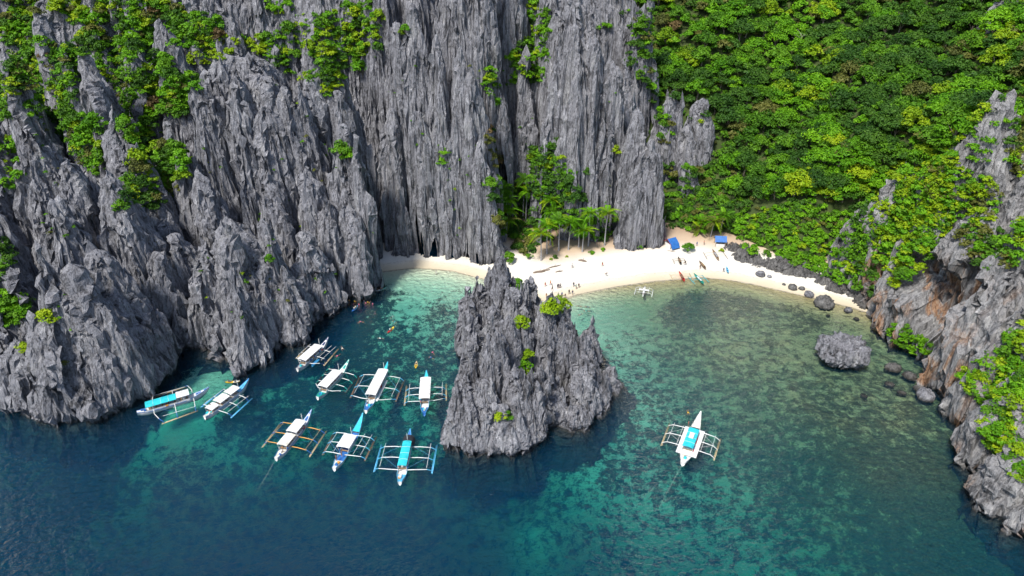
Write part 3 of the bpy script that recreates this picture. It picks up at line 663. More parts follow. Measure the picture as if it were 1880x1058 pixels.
def scatter(poly, sp, seed, thin=None):
    """points about sp pixels apart inside a patch of the photograph, dropped on to the ground there"""
    r = random.Random(seed); xs = [p[0] for p in poly]; ys = [p[1] for p in poly]; out = []
    ny = int((max(ys) - min(ys)) / (sp * .8)) + 1; nx = int((max(xs) - min(xs)) / sp) + 1
    for j in range(ny):
        for i in range(nx):
            x = min(xs) + sp * (i + .5 * (j % 2) + r.uniform(-.4, .4)); y = min(ys) + sp * .8 * (j + r.uniform(-.4, .4))
            if not inside(poly, x, y): continue
            if thin is not None and float(noise(x / 42, y / 60, None, seed)) < thin: continue
            p = cast(x, y)
            if p is not None and p[2] > .6: out.append((x, y, p))
    return out
def pick(w):
    s = RV.random() * sum(v for _, v in w)
    for k, v in w:
        s -= v
        if s <= 0: return k
    return w[-1][0]
WORD = {'bright': 'bright green', 'mid': 'mid green', 'dark': 'dark green', 'yellow': 'yellow green', 'olive': 'dull olive green', 'brown': 'dry brownish'}

# ---- shrubs on the rock: patches read off the photograph
cand = []
PATCH = [
 ('on the upper left rock slope', 'on the upper left slope', [(0, 0), (300, 0), (420, 40), (470, 90), (400, 110), (350, 190), (340, 300), (345, 330), (300, 375), (220, 350), (150, 290), (90, 220), (0, 225)], 12, -.25, (1.7, 3.4), [('mid', 4), ('bright', 4.5), ('dark', 2), ('olive', 1.6), ('yellow', 2.2), ('brown', .2)]),
 ('on the flat top of the tall tower', 'on the tall flat topped tower', [(365, 70), (470, 62), (500, 85), (420, 100), (375, 130), (345, 130)], 15, None, (1.8, 3.0), [('yellow', 5), ('bright', 1), ('olive', 1)]),
 ('in the hollow left of the tall tower', 'left of the tall tower', [(310, 140), (365, 140), (350, 215), (325, 220)], 15, None, (2, 3.2), [('bright', 3), ('mid', 1)]),
 ('on the cliff top between the towers', 'between the upper left towers', [(470, 90), (500, 55), (560, 30), (690, 0), (700, 90), (640, 110), (610, 185), (560, 150), (500, 120)], 13, -.6, (1.7, 3.2), [('yellow', 3), ('bright', 3), ('mid', 2), ('dark', 1)]),
 ('along the top edge of the grey cliff', 'along the cliff top', [(490, 0), (545, 0), (545, 25), (500, 25)], 15, None, (1.6, 2.6), [('bright', 3), ('yellow', 1)]),
 ('at the far left edge, on steep rock', 'at the far left edge', [(0, 250), (38, 262), (36, 335), (12, 360), (0, 360)], 15, None, (1.7, 2.8), [('bright', 3), ('yellow', 2)]),
 ('low on the far left rock', 'low on the far left', [(0, 435), (24, 450), (20, 520), (0, 525)], 16, None, (1.6, 2.6), [('dark', 3), ('mid', 2)]),
 ('in the gap behind the nearest left slab', 'behind the left slab', [(0, 528), (55, 535), (62, 585), (30, 598), (0, 590)], 16, None, (1.4, 2.3), [('bright', 3), ('mid', 2)]),
 ('in the left hollow below the small grey tower', 'in the left hollow', [(225, 310), (270, 330), (335, 318), (340, 345), (270, 392), (215, 385)], 15, None, (1.8, 2.8), [('mid', 3), ('dark', 2), ('olive', 1), ('yellow', 1.2)]),
 ('in the steep gully of the centre wall', 'in the centre gully', [(962, 0), (1006, 0), (1012, 80), (1004, 150), (985, 160), (965, 140), (905, 205), (893, 165), (903, 115), (950, 90), (968, 50)], 11, -.7, (1.5, 2.8), [('bright', 4), ('mid', 3), ('yellow', 2), ('dark', 1)]),
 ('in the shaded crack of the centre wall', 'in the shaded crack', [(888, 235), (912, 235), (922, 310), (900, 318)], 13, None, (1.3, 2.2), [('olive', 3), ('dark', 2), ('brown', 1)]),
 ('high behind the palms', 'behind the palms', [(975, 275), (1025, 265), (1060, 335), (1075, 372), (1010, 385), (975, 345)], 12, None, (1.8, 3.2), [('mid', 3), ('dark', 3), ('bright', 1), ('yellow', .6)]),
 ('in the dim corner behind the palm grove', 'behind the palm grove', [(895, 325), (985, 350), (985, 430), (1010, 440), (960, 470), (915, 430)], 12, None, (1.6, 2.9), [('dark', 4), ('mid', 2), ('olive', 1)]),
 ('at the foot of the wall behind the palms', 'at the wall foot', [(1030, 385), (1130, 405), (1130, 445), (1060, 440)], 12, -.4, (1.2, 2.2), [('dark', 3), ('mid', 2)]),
 ('on the dark towers right of the centre wall', 'on the dark right towers', [(1105, 50), (1180, 0), (1240, 0), (1240, 180), (1195, 195), (1155, 120)], 17, -.3, (2.0, 3.4), [('mid', 3), ('dark', 3), ('bright', 1), ('olive', 1)]),
 ('below the dark towers above the tents', 'above the tents', [(1180, 180), (1250, 185), (1330, 230), (1330, 300), (1240, 300), (1215, 265)], 17, -.05, (1.8, 2.8), [('bright', 2), ('mid', 2), ('yellow', 1), ('olive', 1)]),
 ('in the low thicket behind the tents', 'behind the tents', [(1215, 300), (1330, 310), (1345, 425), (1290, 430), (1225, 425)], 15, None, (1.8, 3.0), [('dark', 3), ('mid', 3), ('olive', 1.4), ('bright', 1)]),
 ('on the low slope above the shore rocks', 'above the shore rocks', [(1335, 395), (1440, 375), (1590, 400), (1596, 545), (1520, 512), (1440, 480), (1370, 462)], 14, None, (1.6, 2.4), [('bright', 5), ('mid', 2), ('yellow', .7)]),
 ('on the upper part of the right cliff', 'on the upper right cliff', [(1598, 340), (1700, 250), (1790, 150), (1815, 200), (1760, 270), (1745, 340), (1740, 420), (1700, 490), (1640, 525), (1610, 480), (1600, 430)], 11, -.75, (1.4, 2.5), [('bright', 3), ('yellow', 3), ('mid', 1)]),
 ('on the right cliff beside the grey spire', 'beside the right spire', [(1830, 190), (1880, 130), (1880, 330), (1845, 300)], 13, -.4, (1.4, 2.4), [('bright', 3), ('yellow', 2), ('olive', 1)]),
 ('in the hanging thicket of the right cliff', 'in the hanging thicket', [(1765, 410), (1840, 425), (1872, 470), (1850, 500), (1790, 495), (1762, 455)], 13, None, (1.3, 2.1), [('olive', 3), ('mid', 2), ('dark', 1), ('bright', 1)]),
 ('on the ledge under the ochre cave', 'under the ochre cave', [(1625, 602), (1665, 600), (1705, 628), (1715, 655), (1650, 655)], 12, None, (1.1, 1.8), [('bright', 3), ('mid', 2)]),
 ('on the near right cliff', 'on the near right cliff', [(1765, 690), (1810, 655), (1880, 590), (1880, 890), (1840, 850), (1795, 800), (1800, 740)], 15, -.8, (1.4, 2.7), [('yellow', 3), ('bright', 4), ('mid', 1.4)]),
 ('on the broad upper face of the right cliff', 'on the broad right face', [(1690, 300), (1760, 240), (1880, 330), (1880, 460), (1760, 400), (1700, 440)], 13, -.12, (1.2, 2.3), [('bright', 3), ('yellow', 3), ('mid', 1), ('olive', 1)]),
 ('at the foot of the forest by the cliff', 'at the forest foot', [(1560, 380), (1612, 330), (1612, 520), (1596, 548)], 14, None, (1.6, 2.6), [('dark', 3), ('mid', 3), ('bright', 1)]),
]
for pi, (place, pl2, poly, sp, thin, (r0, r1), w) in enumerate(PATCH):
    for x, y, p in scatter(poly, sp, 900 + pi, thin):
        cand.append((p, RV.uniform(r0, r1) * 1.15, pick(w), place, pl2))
# thin tufts in the cracks all over the walls
for x, y, p in scatter([(60, 230), (700, 100), (1150, 120), (1210, 440), (920, 470), (640, 520), (330, 640), (100, 720)], 30, 77, .22):
    if p[2] > 4: cand.append((p, RV.uniform(.45, 1.0), pick([('mid', 3), ('bright', 3), ('yellow', 1), ('olive', 1)]), 'rooted in a crack of the bare grey wall', 'in cracks of the grey wall'))
# ---- forest on the right-hand slope
ftree = []
FOREST = [(1105, -60), (1180, 130), (1245, 190), (1300, 250), (1340, 330), (1345, 395), (1440, 372), (1592, 395), (1610, 400), (1720, 330), (1830, 290), (1890, 250), (1900, -60)]
for x, y, p in scatter(FOREST, 20, 31):
    onh = FH.at(p[0], p[1]) > p[2] - 1.5
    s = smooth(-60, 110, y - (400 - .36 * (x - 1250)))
    w = [('dark', 4 * (1 - s) + .2), ('mid', 3.2), ('bright', 1.6 + 2.6 * s), ('yellow', .5 + 3.2 * s), ('olive', .7), ('brown', .03)]  # sunlit ridge and cloud-shaded valley are put into the mix of leaf colours
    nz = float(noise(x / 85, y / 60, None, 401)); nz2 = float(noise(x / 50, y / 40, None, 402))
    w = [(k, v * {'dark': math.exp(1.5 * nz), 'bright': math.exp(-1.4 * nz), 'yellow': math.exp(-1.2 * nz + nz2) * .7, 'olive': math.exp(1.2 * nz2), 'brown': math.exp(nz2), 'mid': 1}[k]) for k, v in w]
    big = (2.3 + 3.9 * RV.random() ** 1.5) * (1.0 - .12 * s) + 1.1 * max(0, nz2)
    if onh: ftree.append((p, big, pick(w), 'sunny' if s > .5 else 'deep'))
    elif RV.random() < .55: cand.append((p, RV.uniform(1.6, 2.6), pick(w), 'on the grey rock high on the right', 'on the high right rock'))
camv = np.array([0, 0, CAM_H])
def toph(p):                           # where a point falls in the photograph, for wording the labels only
    q = np.asarray(p) - camv; d = q[1] * CP - q[2] * SP
    return 940 + 1253.3 * q[0] / d, 529 - 1253.3 * (q[1] * SP + q[2] * CP) / d
def zone(p, xs, ys, xw, yw):
    x, y = toph(p); return yw[sum(y > v for v in ys)] + ', ' + xw[sum(x > v for v in xs)]
FZ = lambda p: zone(p, (1260, 1360, 1460, 1560, 1660, 1760), (75, 150, 225, 300, 365), ('by the dark towers', 'right of the dark towers', 'above the tents', 'above the shore rocks', 'above the big boulder', 'above the right cliff', 'at the right edge'), ('at the top edge', 'high up the slope', 'upper mid slope', 'lower mid slope', 'low on the slope', 'at the foot of the slope'))
LZ = lambda p: zone(p, (90, 180, 270), (70, 140, 210, 290), ('at the left edge', 'left of the leaning slabs', 'among the leaning slabs', 'beside the tall tower'), ('at the top', 'upper part', 'halfway down', 'lower part', 'lowest part'))
ftree.sort(key=lambda q: np.linalg.norm(q[0] - camv) / q[1])
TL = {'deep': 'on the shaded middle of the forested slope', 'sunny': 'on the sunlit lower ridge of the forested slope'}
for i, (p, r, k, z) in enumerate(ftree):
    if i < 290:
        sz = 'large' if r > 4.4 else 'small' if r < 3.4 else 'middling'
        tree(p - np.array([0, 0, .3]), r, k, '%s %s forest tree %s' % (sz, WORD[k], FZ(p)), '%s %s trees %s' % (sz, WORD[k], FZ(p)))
    else: STUFF.append((p + np.array([0, 0, r * .7]), r, k))
cand.sort(key=lambda q: np.linalg.norm(q[0] - camv) / q[1])
for i, (p, r, k, place, pl2) in enumerate(cand):
    if i < 280:
        if place == 'on the upper left rock slope': place = 'on left slope, ' + LZ(p); pl2 = place
        if place.startswith('rooted'): place = 'in a wall crack, ' + zone(p, (340, 560, 700, 900), (200, 320, 430), ('far left', 'on the tall tower', 'on the twin blades', 'on the centre wall', 'on the right buttress'), ('high', 'upper middle', 'lower middle', 'low')); pl2 = place
        sz = 'large' if r > 2.6 else 'small' if r < 1.6 else 'middling'
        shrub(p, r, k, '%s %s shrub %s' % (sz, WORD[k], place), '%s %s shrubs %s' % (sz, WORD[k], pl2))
    else: STUFF.append((p, r, k))
# undergrowth: closes the canopy between the trees
ug = np.random.default_rng(3)
for i in range(7000):
    x = ug.uniform(44, 292); y = ug.uniform(178, 400); z = float(FH.at(x, y))
    if z < 3.0 or z > 104 or float(FC.at(x, y)) > z + .5 or float(FR.at(x, y)) > z + .5: continue
    q = np.array([x, y, z]) - camv; dd = q[1] * CP - q[2] * SP
    if dd < 10 or abs(q[0] / dd) > .82 or (q[1] * SP + q[2] * CP) / dd > .46: continue
    k = ('mid', 'dark', 'dark', 'mid', 'bright', 'olive')[ug.integers(6)]
    STUFF.append((np.array([x, y, z + .3]), ug.uniform(1.3, 2.29), k))
Vs = []; Fs = []; Ts = []; Ms = []; o = 0
for p, r, k in STUFF:
    V, F, tn = LOW[ug.integers(NV)]
    if r < 2.3:
        n = 130; V = V[:4 * n]; F = F[:n]; tn = tn[:4 * n]; q = 1.35
    else: q = 1.0
    a = ug.random() * 6.28; ca, sa = math.cos(a), math.sin(a); c0 = V.reshape(-1, 4, 3).mean(1, keepdims=True)
    W = ((V.reshape(-1, 4, 3) - c0) * q + c0).reshape(-1, 3)
    W = np.stack([W[:, 0] * ca - W[:, 1] * sa, W[:, 0] * sa + W[:, 1] * ca, W[:, 2]], 1) * r + p
    Vs.append(W); Fs.append(F + o); Ts.append(np.clip(tn + .3 * (ug.random() - .5), 0, 1)); Ms.append(np.full(len(F), KINDS_.index(k))); o += len(W)
me = np_mesh('undergrowth', np.concatenate(Vs), np.concatenate(Fs), False, [LEAF[k] for k in KINDS_], np.concatenate(Ms)); attr(me, 'leaf', np.concatenate(Ts))
tag(link('undergrowth', me), 'leafy undergrowth and far trees filling the slopes', None, None, 'stuff')
print('veg', len(ftree), len(cand), len(STUFF), 'tris', sum(len(o.data.polygons) * (2 if len(o.data.polygons) and len(o.data.polygons[0].vertices) == 4 else 1) for o in bpy.data.objects if o.type == 'MESH'))
# ------------------------------------------------------------------ paints and small materials
PAINT = {}
def paint(name, c, rough=.45):
    m, t, bs = material(name)
    n = tex(t, coords(t, obj=True), 1.3, 5, .65)
    lo = tuple(v * .72 for v in c)
    t.links.new(ramp(t, n, [(.34, lo), (.52, c)]), bs.inputs['Base Color'])
    bs.inputs['Roughness'].default_value = rough; PAINT[name] = m
for nm, c in dict(white=(.70, .70, .68), cream=(.70, .67, .58), turquoise=(.03, .50, .56), sky_blue=(.10, .42, .66), blue=(.03, .14, .42), green=(.02, .36, .30), bamboo=(.42, .33, .19),
                  orange=(.72, .33, .07), brown=(.16, .10, .06), red=(.60, .03, .03), dark=(.03, .03, .035), grey=(.35, .35, .36), yellow=(.80, .50, .03), driftwood=(.17, .12, .085),
                  pink=(.70, .16, .28), skin=(.42, .24, .15), tan_skin=(.28, .15, .09), black_hair=(.012, .010, .009), navy=(.02, .04, .13), wood=(.30, .19, .10), old_rope=(.5, .48, .4)).items(): paint(nm, c)
bmats = {}
def box(x0, x1, y0, y1, z0, z1):
    v = [(x0, y0, z0), (x1, y0, z0), (x1, y1, z0), (x0, y1, z0), (x0, y0, z1), (x1, y0, z1), (x1, y1, z1), (x0, y1, z1)]
    return v, [(0, 3, 2, 1), (4, 5, 6, 7), (0, 1, 5, 4), (1, 2, 6, 5), (2, 3, 7, 6), (3, 0, 4, 7)]
def pole(a, b, r=.05, sides=6, mid=None):
    pts = [a] + ([mid] if mid else []) + [b]
    v, f = tube(pts, [r] * len(pts), sides); n = len(v)
    return v, f + [tuple(range(sides))[::-1], tuple(range(n - sides, n))]
def part(name, parts, mat, parent, smooth=False):
    return link(name, pymesh(name, parts, PAINT[mat], smooth), None, parent)

# ------------------------------------------------------------------ outrigger boats
def hull_section(t, L, W, bowz=2.3, sternz=1.25):
    w = W * min(1, (t / .16) ** .55 if t < .16 else 1) * (1 - max(0, (t - .60) / .40) ** 1.5)
    w = max(w, .10 * W if t < .5 else .045)
    if t < .02: w = .45 * W
    sh = .95 + (sternz - .95) * max(0, 1 - t / .22) ** 1.6 + (bowz - .95) * max(0, (t - .55) / .45) ** 1.9
    kl = -.45 + (.45 + bowz - .45) * max(0, (t - .80) / .20) ** 1.7 + .55 * max(0, 1 - t / .12) ** 2
    return w, sh, min(kl, sh - .12)
def hull_parts(L, W, bowz, sternz, n=26):
    V = []; F = []; R = []; D = []
    for i in range(n):
        t = i / (n - 1); y = (t - .5) * L; w, sh, kl = hull_section(t, L, W, bowz, sternz)
        md = kl + (sh - kl) * .45
        V += [(-w, y, sh), (-w * .86, y, md), (0, y, kl), (w * .86, y, md), (w, y, sh)]
        D += [(-w * .93, y, sh - .10), (w * .93, y, sh - .10)]
    for i in range(n - 1):
        a = i * 5; b = a + 5
        for k in range(4): F.append((a + k, a + k + 1, b + k + 1, b + k))
    F.append((0, 1, 2, 3, 4)); F.append(tuple(range((n - 1) * 5, n * 5))[::-1])
    return V, F, D
def strip(D, i0, i1, up=0.0, inset=1.0):
    v = []; 
    for i in range(i0, i1 + 1):
        for s in (0, 1): x, y, z = D[2 * i + s]; v.append((x * inset, y, z + up))
    return v, [(2 * k, 2 * k + 1, 2 * k + 3, 2 * k + 2) for k in range(i1 - i0)]
def rail(L, W, bowz, sternz, r=.055, n=26):
    out = []
    for s in (-1, 1):
        pts = []
        for i in range(n):
            t = i / (n - 1); w, sh, kl = hull_section(t, L, W, bowz, sternz); pts.append((s * (w + .03), (t - .5) * L, sh + .02))
        out.append(tube(pts, [r] * n, 5))
    return out
def bangka(stern, bow, lf, rf, label, roofs, hull='white', trim='blue', fore='white', deck='white', arm='white', flt='bamboo', aft='blue', arms=(.30, .50, .70), rails=2, mast=True, W=.95, bowz=2.4, gear=('orange', 'red', 'blue'), line=False, extra=None, sides=True):
    a = G(*stern, .7); b = G(*bow, 2.2); L = float(np.hypot(*(b - a)[:2])); hd = math.atan2(-(b - a)[0], (b - a)[1]); c = (a + b) / 2
    e = empty('outrigger_boat', (c[0], c[1], 0), hd); tag(e, label, 'outrigger boat', 'outrigger boats at anchor in the bay')
    ca, sa = math.cos(-hd), math.sin(-hd)
    def loc(px, py, z=.1):
        g = G(px, py, z); x, y = g[0] - c[0], g[1] - c[1]; return np.array([x * ca - y * sa, x * sa + y * ca])
    V, F, D = hull_parts(L, W, bowz, 1.3)
    part('hull', [(V, F)], hull, e, True)
    part('rub_rail', rail(L, W, bowz, 1.3), trim, e, True)
    part('deck', [strip(D, 4, 18, -.30, .98)], deck, e)
    part('foredeck', [strip(D, 18, 25, .11, 1.0)], fore, e)
    if fore in ('white', 'cream'):
        part('bow_panel', [strip(D, 20, 22, .125, .62), strip(D, 23, 24, .125, .6)], trim, e)
    part('stern_deck', [strip(D, 0, 4, .02, 1.0)], aft, e)
    # cabin sides, posts and roofs
    y0 = (roofs[0][0] - .5) * L; y1 = (roofs[-1][1] - .5) * L
    if sides:
        for s in (-1, 1): part('side_panel', [box(s * W * .97 - .03, s * W * .97 + .03, y0 + .2, y1 - .2, .90, 1.42)], hull if hull != 'blue' else 'sky_blue', e)
    for k, (t0, t1, hw, z, col) in enumerate(roofs):
        ya, yb = (t0 - .5) * L, (t1 - .5) * L; n = 7; v = []; f = []
        for j, yy in enumerate((ya, yb)):
            for q in range(n):
                u = -1 + 2 * q / (n - 1); v.append((u * hw, yy, z + .16 * (1 - u * u)))
        o = len(v); v += [(x, y, zz - .06) for x, y, zz in v]
        for q in range(n - 1): f += [(q, q + 1, n + q + 1, n + q), (o + q + 1, o + q, o + n + q, o + n + q + 1)]
        f += [tuple(range(n))[::-1] + tuple(range(o, o + n)), tuple(range(n, 2 * n)) + tuple(range(o + n, o + 2 * n))[::-1], (0, n, o + n, o), (n - 1, o + n - 1, o + 2 * n - 1, 2 * n - 1)]
        rp = part('roof', [(v, f)], col, e)
        nb = max(2, int((yb - ya) / 1.6))
        for q in range(1, nb):
            yy = ya + (yb - ya) * q / nb
            link('roof_seam', pymesh('roof_seam', [tube([(-hw, yy, z + .02), (-hw * .5, yy, z + .14), (0, yy, z + .18), (hw * .5, yy, z + .14), (hw, yy, z + .02)], [.028] * 5, 4)], PAINT['grey' if col == 'white' else 'white']), None, rp)
        for s in (-1, 1):
            for yy in (ya + .12, yb - .12): part('post', [pole((s * W * .95, yy, .85), (s * hw * .92, yy, z + .02), .04)], 'white', e)
    rr = random.Random(label)
    # benches and things stowed along the cabin
    nb = max(2, int((y1 - y0) / 1.3))
    for q in range(nb):
        yy = y0 + (q + .5) * (y1 - y0) / nb
        part('bench', [box(-W * .9, W * .9, yy - .16, yy + .16, 1.05, 1.12)], 'wood', e)
    for q in range(6):
        yy = rr.uniform(y0, y1); s = rr.choice((-1, 1)); z = rr.uniform(1.35, 1.55); h = rr.uniform(.18, .3)
        part('life_vest', [box(s * (W + .03) - .07, s * (W + .03) + .07, yy - h, yy + h, z - .30, z + .12)], rr.choice(gear), e)
    for q in range(3):
        yy = (rr.uniform(.06, .15) - .5) * L; x = rr.uniform(-.3, .3) * W; h = rr.uniform(.15, .28)
        part('crate', [box(x - h, x + h, yy - h, yy + h, 1.0, 1.0 + h * 1.6)], rr.choice(('white', 'blue', 'orange', 'turquoise', 'cream')), e)
    # outriggers
    sides_ = []
    for s, fl in ((-1, lf), (1, rf)):
        if fl is None: continue
        p, q = loc(*fl[0]), loc(*fl[1])
        part('float', [pole((p[0], p[1], .16), (q[0], q[1], .10), .10, 7), pole((p[0] - s * .22, p[1] * .97, .16), (q[0] - s * .22, q[1] * .97, .12), .07, 6)], flt, e, True)
        sides_.append((s, p, q))
        lo, hi = min(p[1], q[1]), max(p[1], q[1])
        for k in range(rails):
            fx = (.80, .45)[k]; px = abs((p[0] + q[0]) / 2) * fx
            part('side_pole', [pole((s * px, lo + .6, 1.14 - .1 * k), (s * px, hi - .6, 1.14 - .1 * k), .045)], arm if k else ('bamboo' if arm != 'white' else 'white'), e)
    for t in arms:
        yy = (t - .5) * L; pts = []
        for s, p, q in sides_:
            u = (yy - q[1]) / ((p[1] - q[1]) or 1); u = min(max(u, .06), .94); fx = q[0] + (p[0] - q[0]) * u; fy = q[1] + (p[1] - q[1]) * u
            arm_pts = [(s * W * .4, yy, 1.02), (fx * .45, yy, 1.16), (fx * .82, yy + (fy - yy) * .5, 1.02), (fx * .97, fy, .45), (fx, fy, .12)]
            pts.append(tube(arm_pts, [.10, .095, .08, .065, .06], 6))
            part('arm_tip', [tube(arm_pts[-3:], [.095, .08, .075], 6)], trim, e, True)
        part('outrigger_arm', pts, arm, e, True)
    for s, p, q in sides_:
        part('stay', [pole((s * W, (arms[0] - .5) * L, 1.5), (p[0] * .85, p[1] * .5 + q[1] * .5, 1.0), .022, 4), pole((s * W, (arms[-1] - .5) * L, 1.5), (p[0] * .85, p[1] * .5 + q[1] * .5, 1.0), .022, 4)], trim, e)
    if mast: part('mast', [pole((0, (roofs[-1][1] + .03 - .5) * L, 1.0), (-.1, (roofs[-1][1] + .04 - .5) * L, 4.2), .06)], 'white', e)
    if line: part('mooring_line', [pole((0, -.5 * L + .1, 1.0), (line[0], -.5 * L - line[1], -.6), .02, 4)], 'old_rope', e)
    if extra: extra(e, L, W)
    return e
def tent(e, L, W):
    y = .27 * L; v = []; f = []; n = 9
    for j, yy in enumerate((y - 1.3, y + 1.3)):
        for q in range(n): a = math.pi * q / (n - 1); v.append((1.45 * W * math.cos(a), yy, 1.0 + 1.5 * math.sin(a)))
    f = [(q, q + 1, n + q + 1, n + q) for q in range(n - 1)]
    part('bow_tent', [(v, f)], 'dark', e, True)
def dinghy(side, t, col):
    def fn(e, L, W):
        V, F, D = hull_parts(3.6, .42, .5, .4, 10); x = side * (W + 1.1); yy = (t - .5) * L
        part('dinghy', [([(a + x, b + yy, c * .6 + .15) for a, b, c in V], F)], col, e, True)
    return fn
def plank(e, L, W): part('boarding_plank', [box(W + .35, W + .8, -.30 * L, .16 * L, 1.18, 1.26)], 'white', e)
def hatch(e, L, W): part('roof_box', [box(-.5, .5, -.12 * L, -.02 * L, 2.75, 3.0)], 'white', e); part('wide_deck', [box(-W * 1.9, W * 1.9, -.34 * L, .20 * L, 1.02, 1.10)], 'white', e)
bangka((252, 760), (384, 712), ((344, 709.6), (279, 730)), ((364, 755), (297, 779)), 'white outrigger boat with half turquoise, half white roof, nearest the left cliff', [(.13, .54, 1.25, 2.5, 'turquoise'), (.545, .72, 1.25, 2.75, 'white')], trim='blue', aft='white', flt='bamboo', arms=(.22, .50, .76), rails=1, mast=False, gear=('red', 'orange', 'blue', 'pink'))
bangka((376, 768), (457, 696), ((412, 715), (368.5, 748)), ((464, 732), (424, 768)), 'white outrigger boat with blue foredeck and bright blue right float, beside the yellow kayak', [(.10, .26, 1.15, 2.3, 'white'), (.28, .49, 1.25, 2.6, 'white'), (.51, .72, 1.2, 2.7, 'white')], trim='blue', fore='sky_blue', flt='sky_blue', aft='cream', arms=(.22, .45, .66))
bangka((546, 680), (603, 620), ((567, 634), (543, 658.7)), ((622, 641), (595, 672)), 'white roofed outrigger boat nearest the cliff corner, a small dinghy at its right side', [(.15, .68, 1.3, 2.6, 'white')], trim='navy', fore='white', aft='grey', flt='bamboo', arms=(.24, .47, .70), extra=dinghy(1, .36, 'sky_blue'))
bangka((583, 732), (641, 661), ((604, 676), (580, 705)), ((660, 690), (634, 722)), 'long white outrigger boat with green bow panels and an unbroken white roof', [(.16, .64, 1.35, 2.6, 'white')], trim='green', fore='white', aft='green', flt='dark', arms=(.22, .40, .58, .74), rails=0, gear=('green', 'dark', 'orange'))
bangka((671.5, 756.6), (712, 665.5), ((661, 691), (642.5, 731)), ((743, 698.7), (727, 738)), 'white outrigger boat with turquoise bow and a long boarding plank on its right side', [(.22, .80, 1.3, 2.7, 'white')], trim='sky_blue', fore='turquoise', aft='blue', flt='brown', arms=(.24, .50, .76), extra=plank, rails=1, gear=('red', 'red', 'orange'))
bangka((778.7, 761.7), (783, 681), ((746, 709), (742, 745)), ((820, 705), (820, 736)), 'blue hulled outrigger boat with a plain white roof, nearest the rock islet', [(.23, .78, 1.3, 2.7, 'white')], hull='blue', trim='sky_blue', fore='turquoise', aft='blue', flt='bamboo', arms=(.30, .47, .64), rails=1, mast=False)
bangka((507, 844), (572.5, 752.4), ((516, 776), (480.5, 822)), ((600, 792), (568.6, 839.6)), 'outrigger boat with orange arms, pale blue hull and a stepped white roof', [(.17, .42, 1.2, 2.5, 'cream'), (.43, .70, 1.3, 2.9, 'white')], hull='white', trim='blue', fore='white', aft='cream', arm='orange', flt='bamboo', arms=(.27, .48, .70), rails=1, gear=('orange', 'red', 'blue'), line=(.6, 9))
bangka((613.6, 862.6), (667, 763), ((612.7, 794.6), (591.6, 836)), ((692, 802), (670, 847)), 'white outrigger boat with a tall turquoise bow and an open blue deck', [(.30, .56, 1.5, 2.6, 'white')], trim='sky_blue', fore='turquoise', deck='blue', aft='white', flt='brown', arms=(.27, .47, .66), rails=2, gear=('red', 'white', 'blue'), bowz=3.0)
bangka((734, 888.4), (753.4, 788), ((700, 816.6), (686, 867)), ((803, 817.5), (793.6, 870)), 'blue outrigger boat with blue floats, turquoise roof and a dark tent at its bow', [(.22, .72, .95, 2.5, 'turquoise')], hull='white', trim='sky_blue', fore='blue', aft='sky_blue', flt='sky_blue', arms=(.24, .48, .70), rails=1, extra=tent, gear=('blue', 'turquoise', 'red'))
bangka((1253, 853), (1286.7, 756), ((1229, 777), (1213, 819)), ((1323.7, 806), (1311, 846)), 'lone white outrigger boat with turquoise roof, right of the rock islet', [(.22, .60, 1.15, 2.5, 'turquoise')], trim='white', fore='cream', aft='white', flt='bamboo', arms=(.30, .48, .66), rails=2, extra=hatch, mast=False, line=(-1.5, 12), W=1.15)

def small_boat(c, hd, L, beam, label, hull, flt, z=0.0, frame=True, group=None, cabin=None, halfarms=(.36, .64)):
    e = empty('outrigger_canoe', (c[0], c[1], c[2] + z), hd); tag(e, label, 'canoe', group)
    W = .36; V, F, D = hull_parts(L, W, 1.0, .8, 14); V = [(a, b, q * .62 + .15) for a, b, q in V]
    part('hull', [(V, F)], hull, e, True); part('deck', [box(-W * .7, W * .7, -.28 * L, .18 * L, .66, .72)], cabin or 'wood', e)
    if frame:
        for t in halfarms: part('outrigger_arm', [tube([(-beam, (t - .5) * L, .2), (-beam * .8, (t - .5) * L, .75), (0, (t - .5) * L, .85), (beam * .8, (t - .5) * L, .75), (beam, (t - .5) * L, .2)], [.05] * 5, 5)], flt, e, True)
        for s in (-1, 1): part('float', [pole((s * beam, -.36 * L, .12), (s * beam, .38 * L, .16), .08)], flt, e, True)
    return e
g = G(1182, 537, .1); e = small_boat(g, math.radians(-16), 6.2, 2.6, 'small white outrigger canoe floating in the shallows off the beach', 'white', 'white', cabin='white', halfarms=(.26, .5, .74))
for s in (-1, 1): part('side_pole', [pole((s * 1.4, -2.2, .82), (s * 1.4, 2.2, .82), .04)], 'white', e)
part('splash_board', [box(-1.5, 1.5, -.5, .5, .88, .93)], 'white', e)
def ground(px, py):
    p = cast(px, py); return p
small_boat(ground(1251, 510), math.radians(4), 6.0, 3.2, 'red hulled outrigger canoe at the edge of the beach', 'red', 'bamboo', .05, cabin='brown')
small_boat(ground(1282, 515) + np.array([0, 0, .1]), math.radians(14), 6.4, 2.4, 'green and white outrigger canoe at the waterline', 'green', 'turquoise', .1, cabin='white')
small_boat(ground(1247, 481), math.radians(0), 4.6, 1.9, 'dark outrigger canoe pulled high on the sand below the blue tent', 'dark', 'driftwood', .05)
small_boat(ground(1289, 489), math.radians(10), 5.0, 0, 'narrow dark canoe without outriggers lying on the sand', 'brown', 'driftwood', .05, frame=False)
small_boat(ground(1313, 470), math.radians(2), 7.0, 3.4, 'weathered brown outrigger canoe on the sand below the hut', 'wood', 'driftwood', .05, cabin='grey')
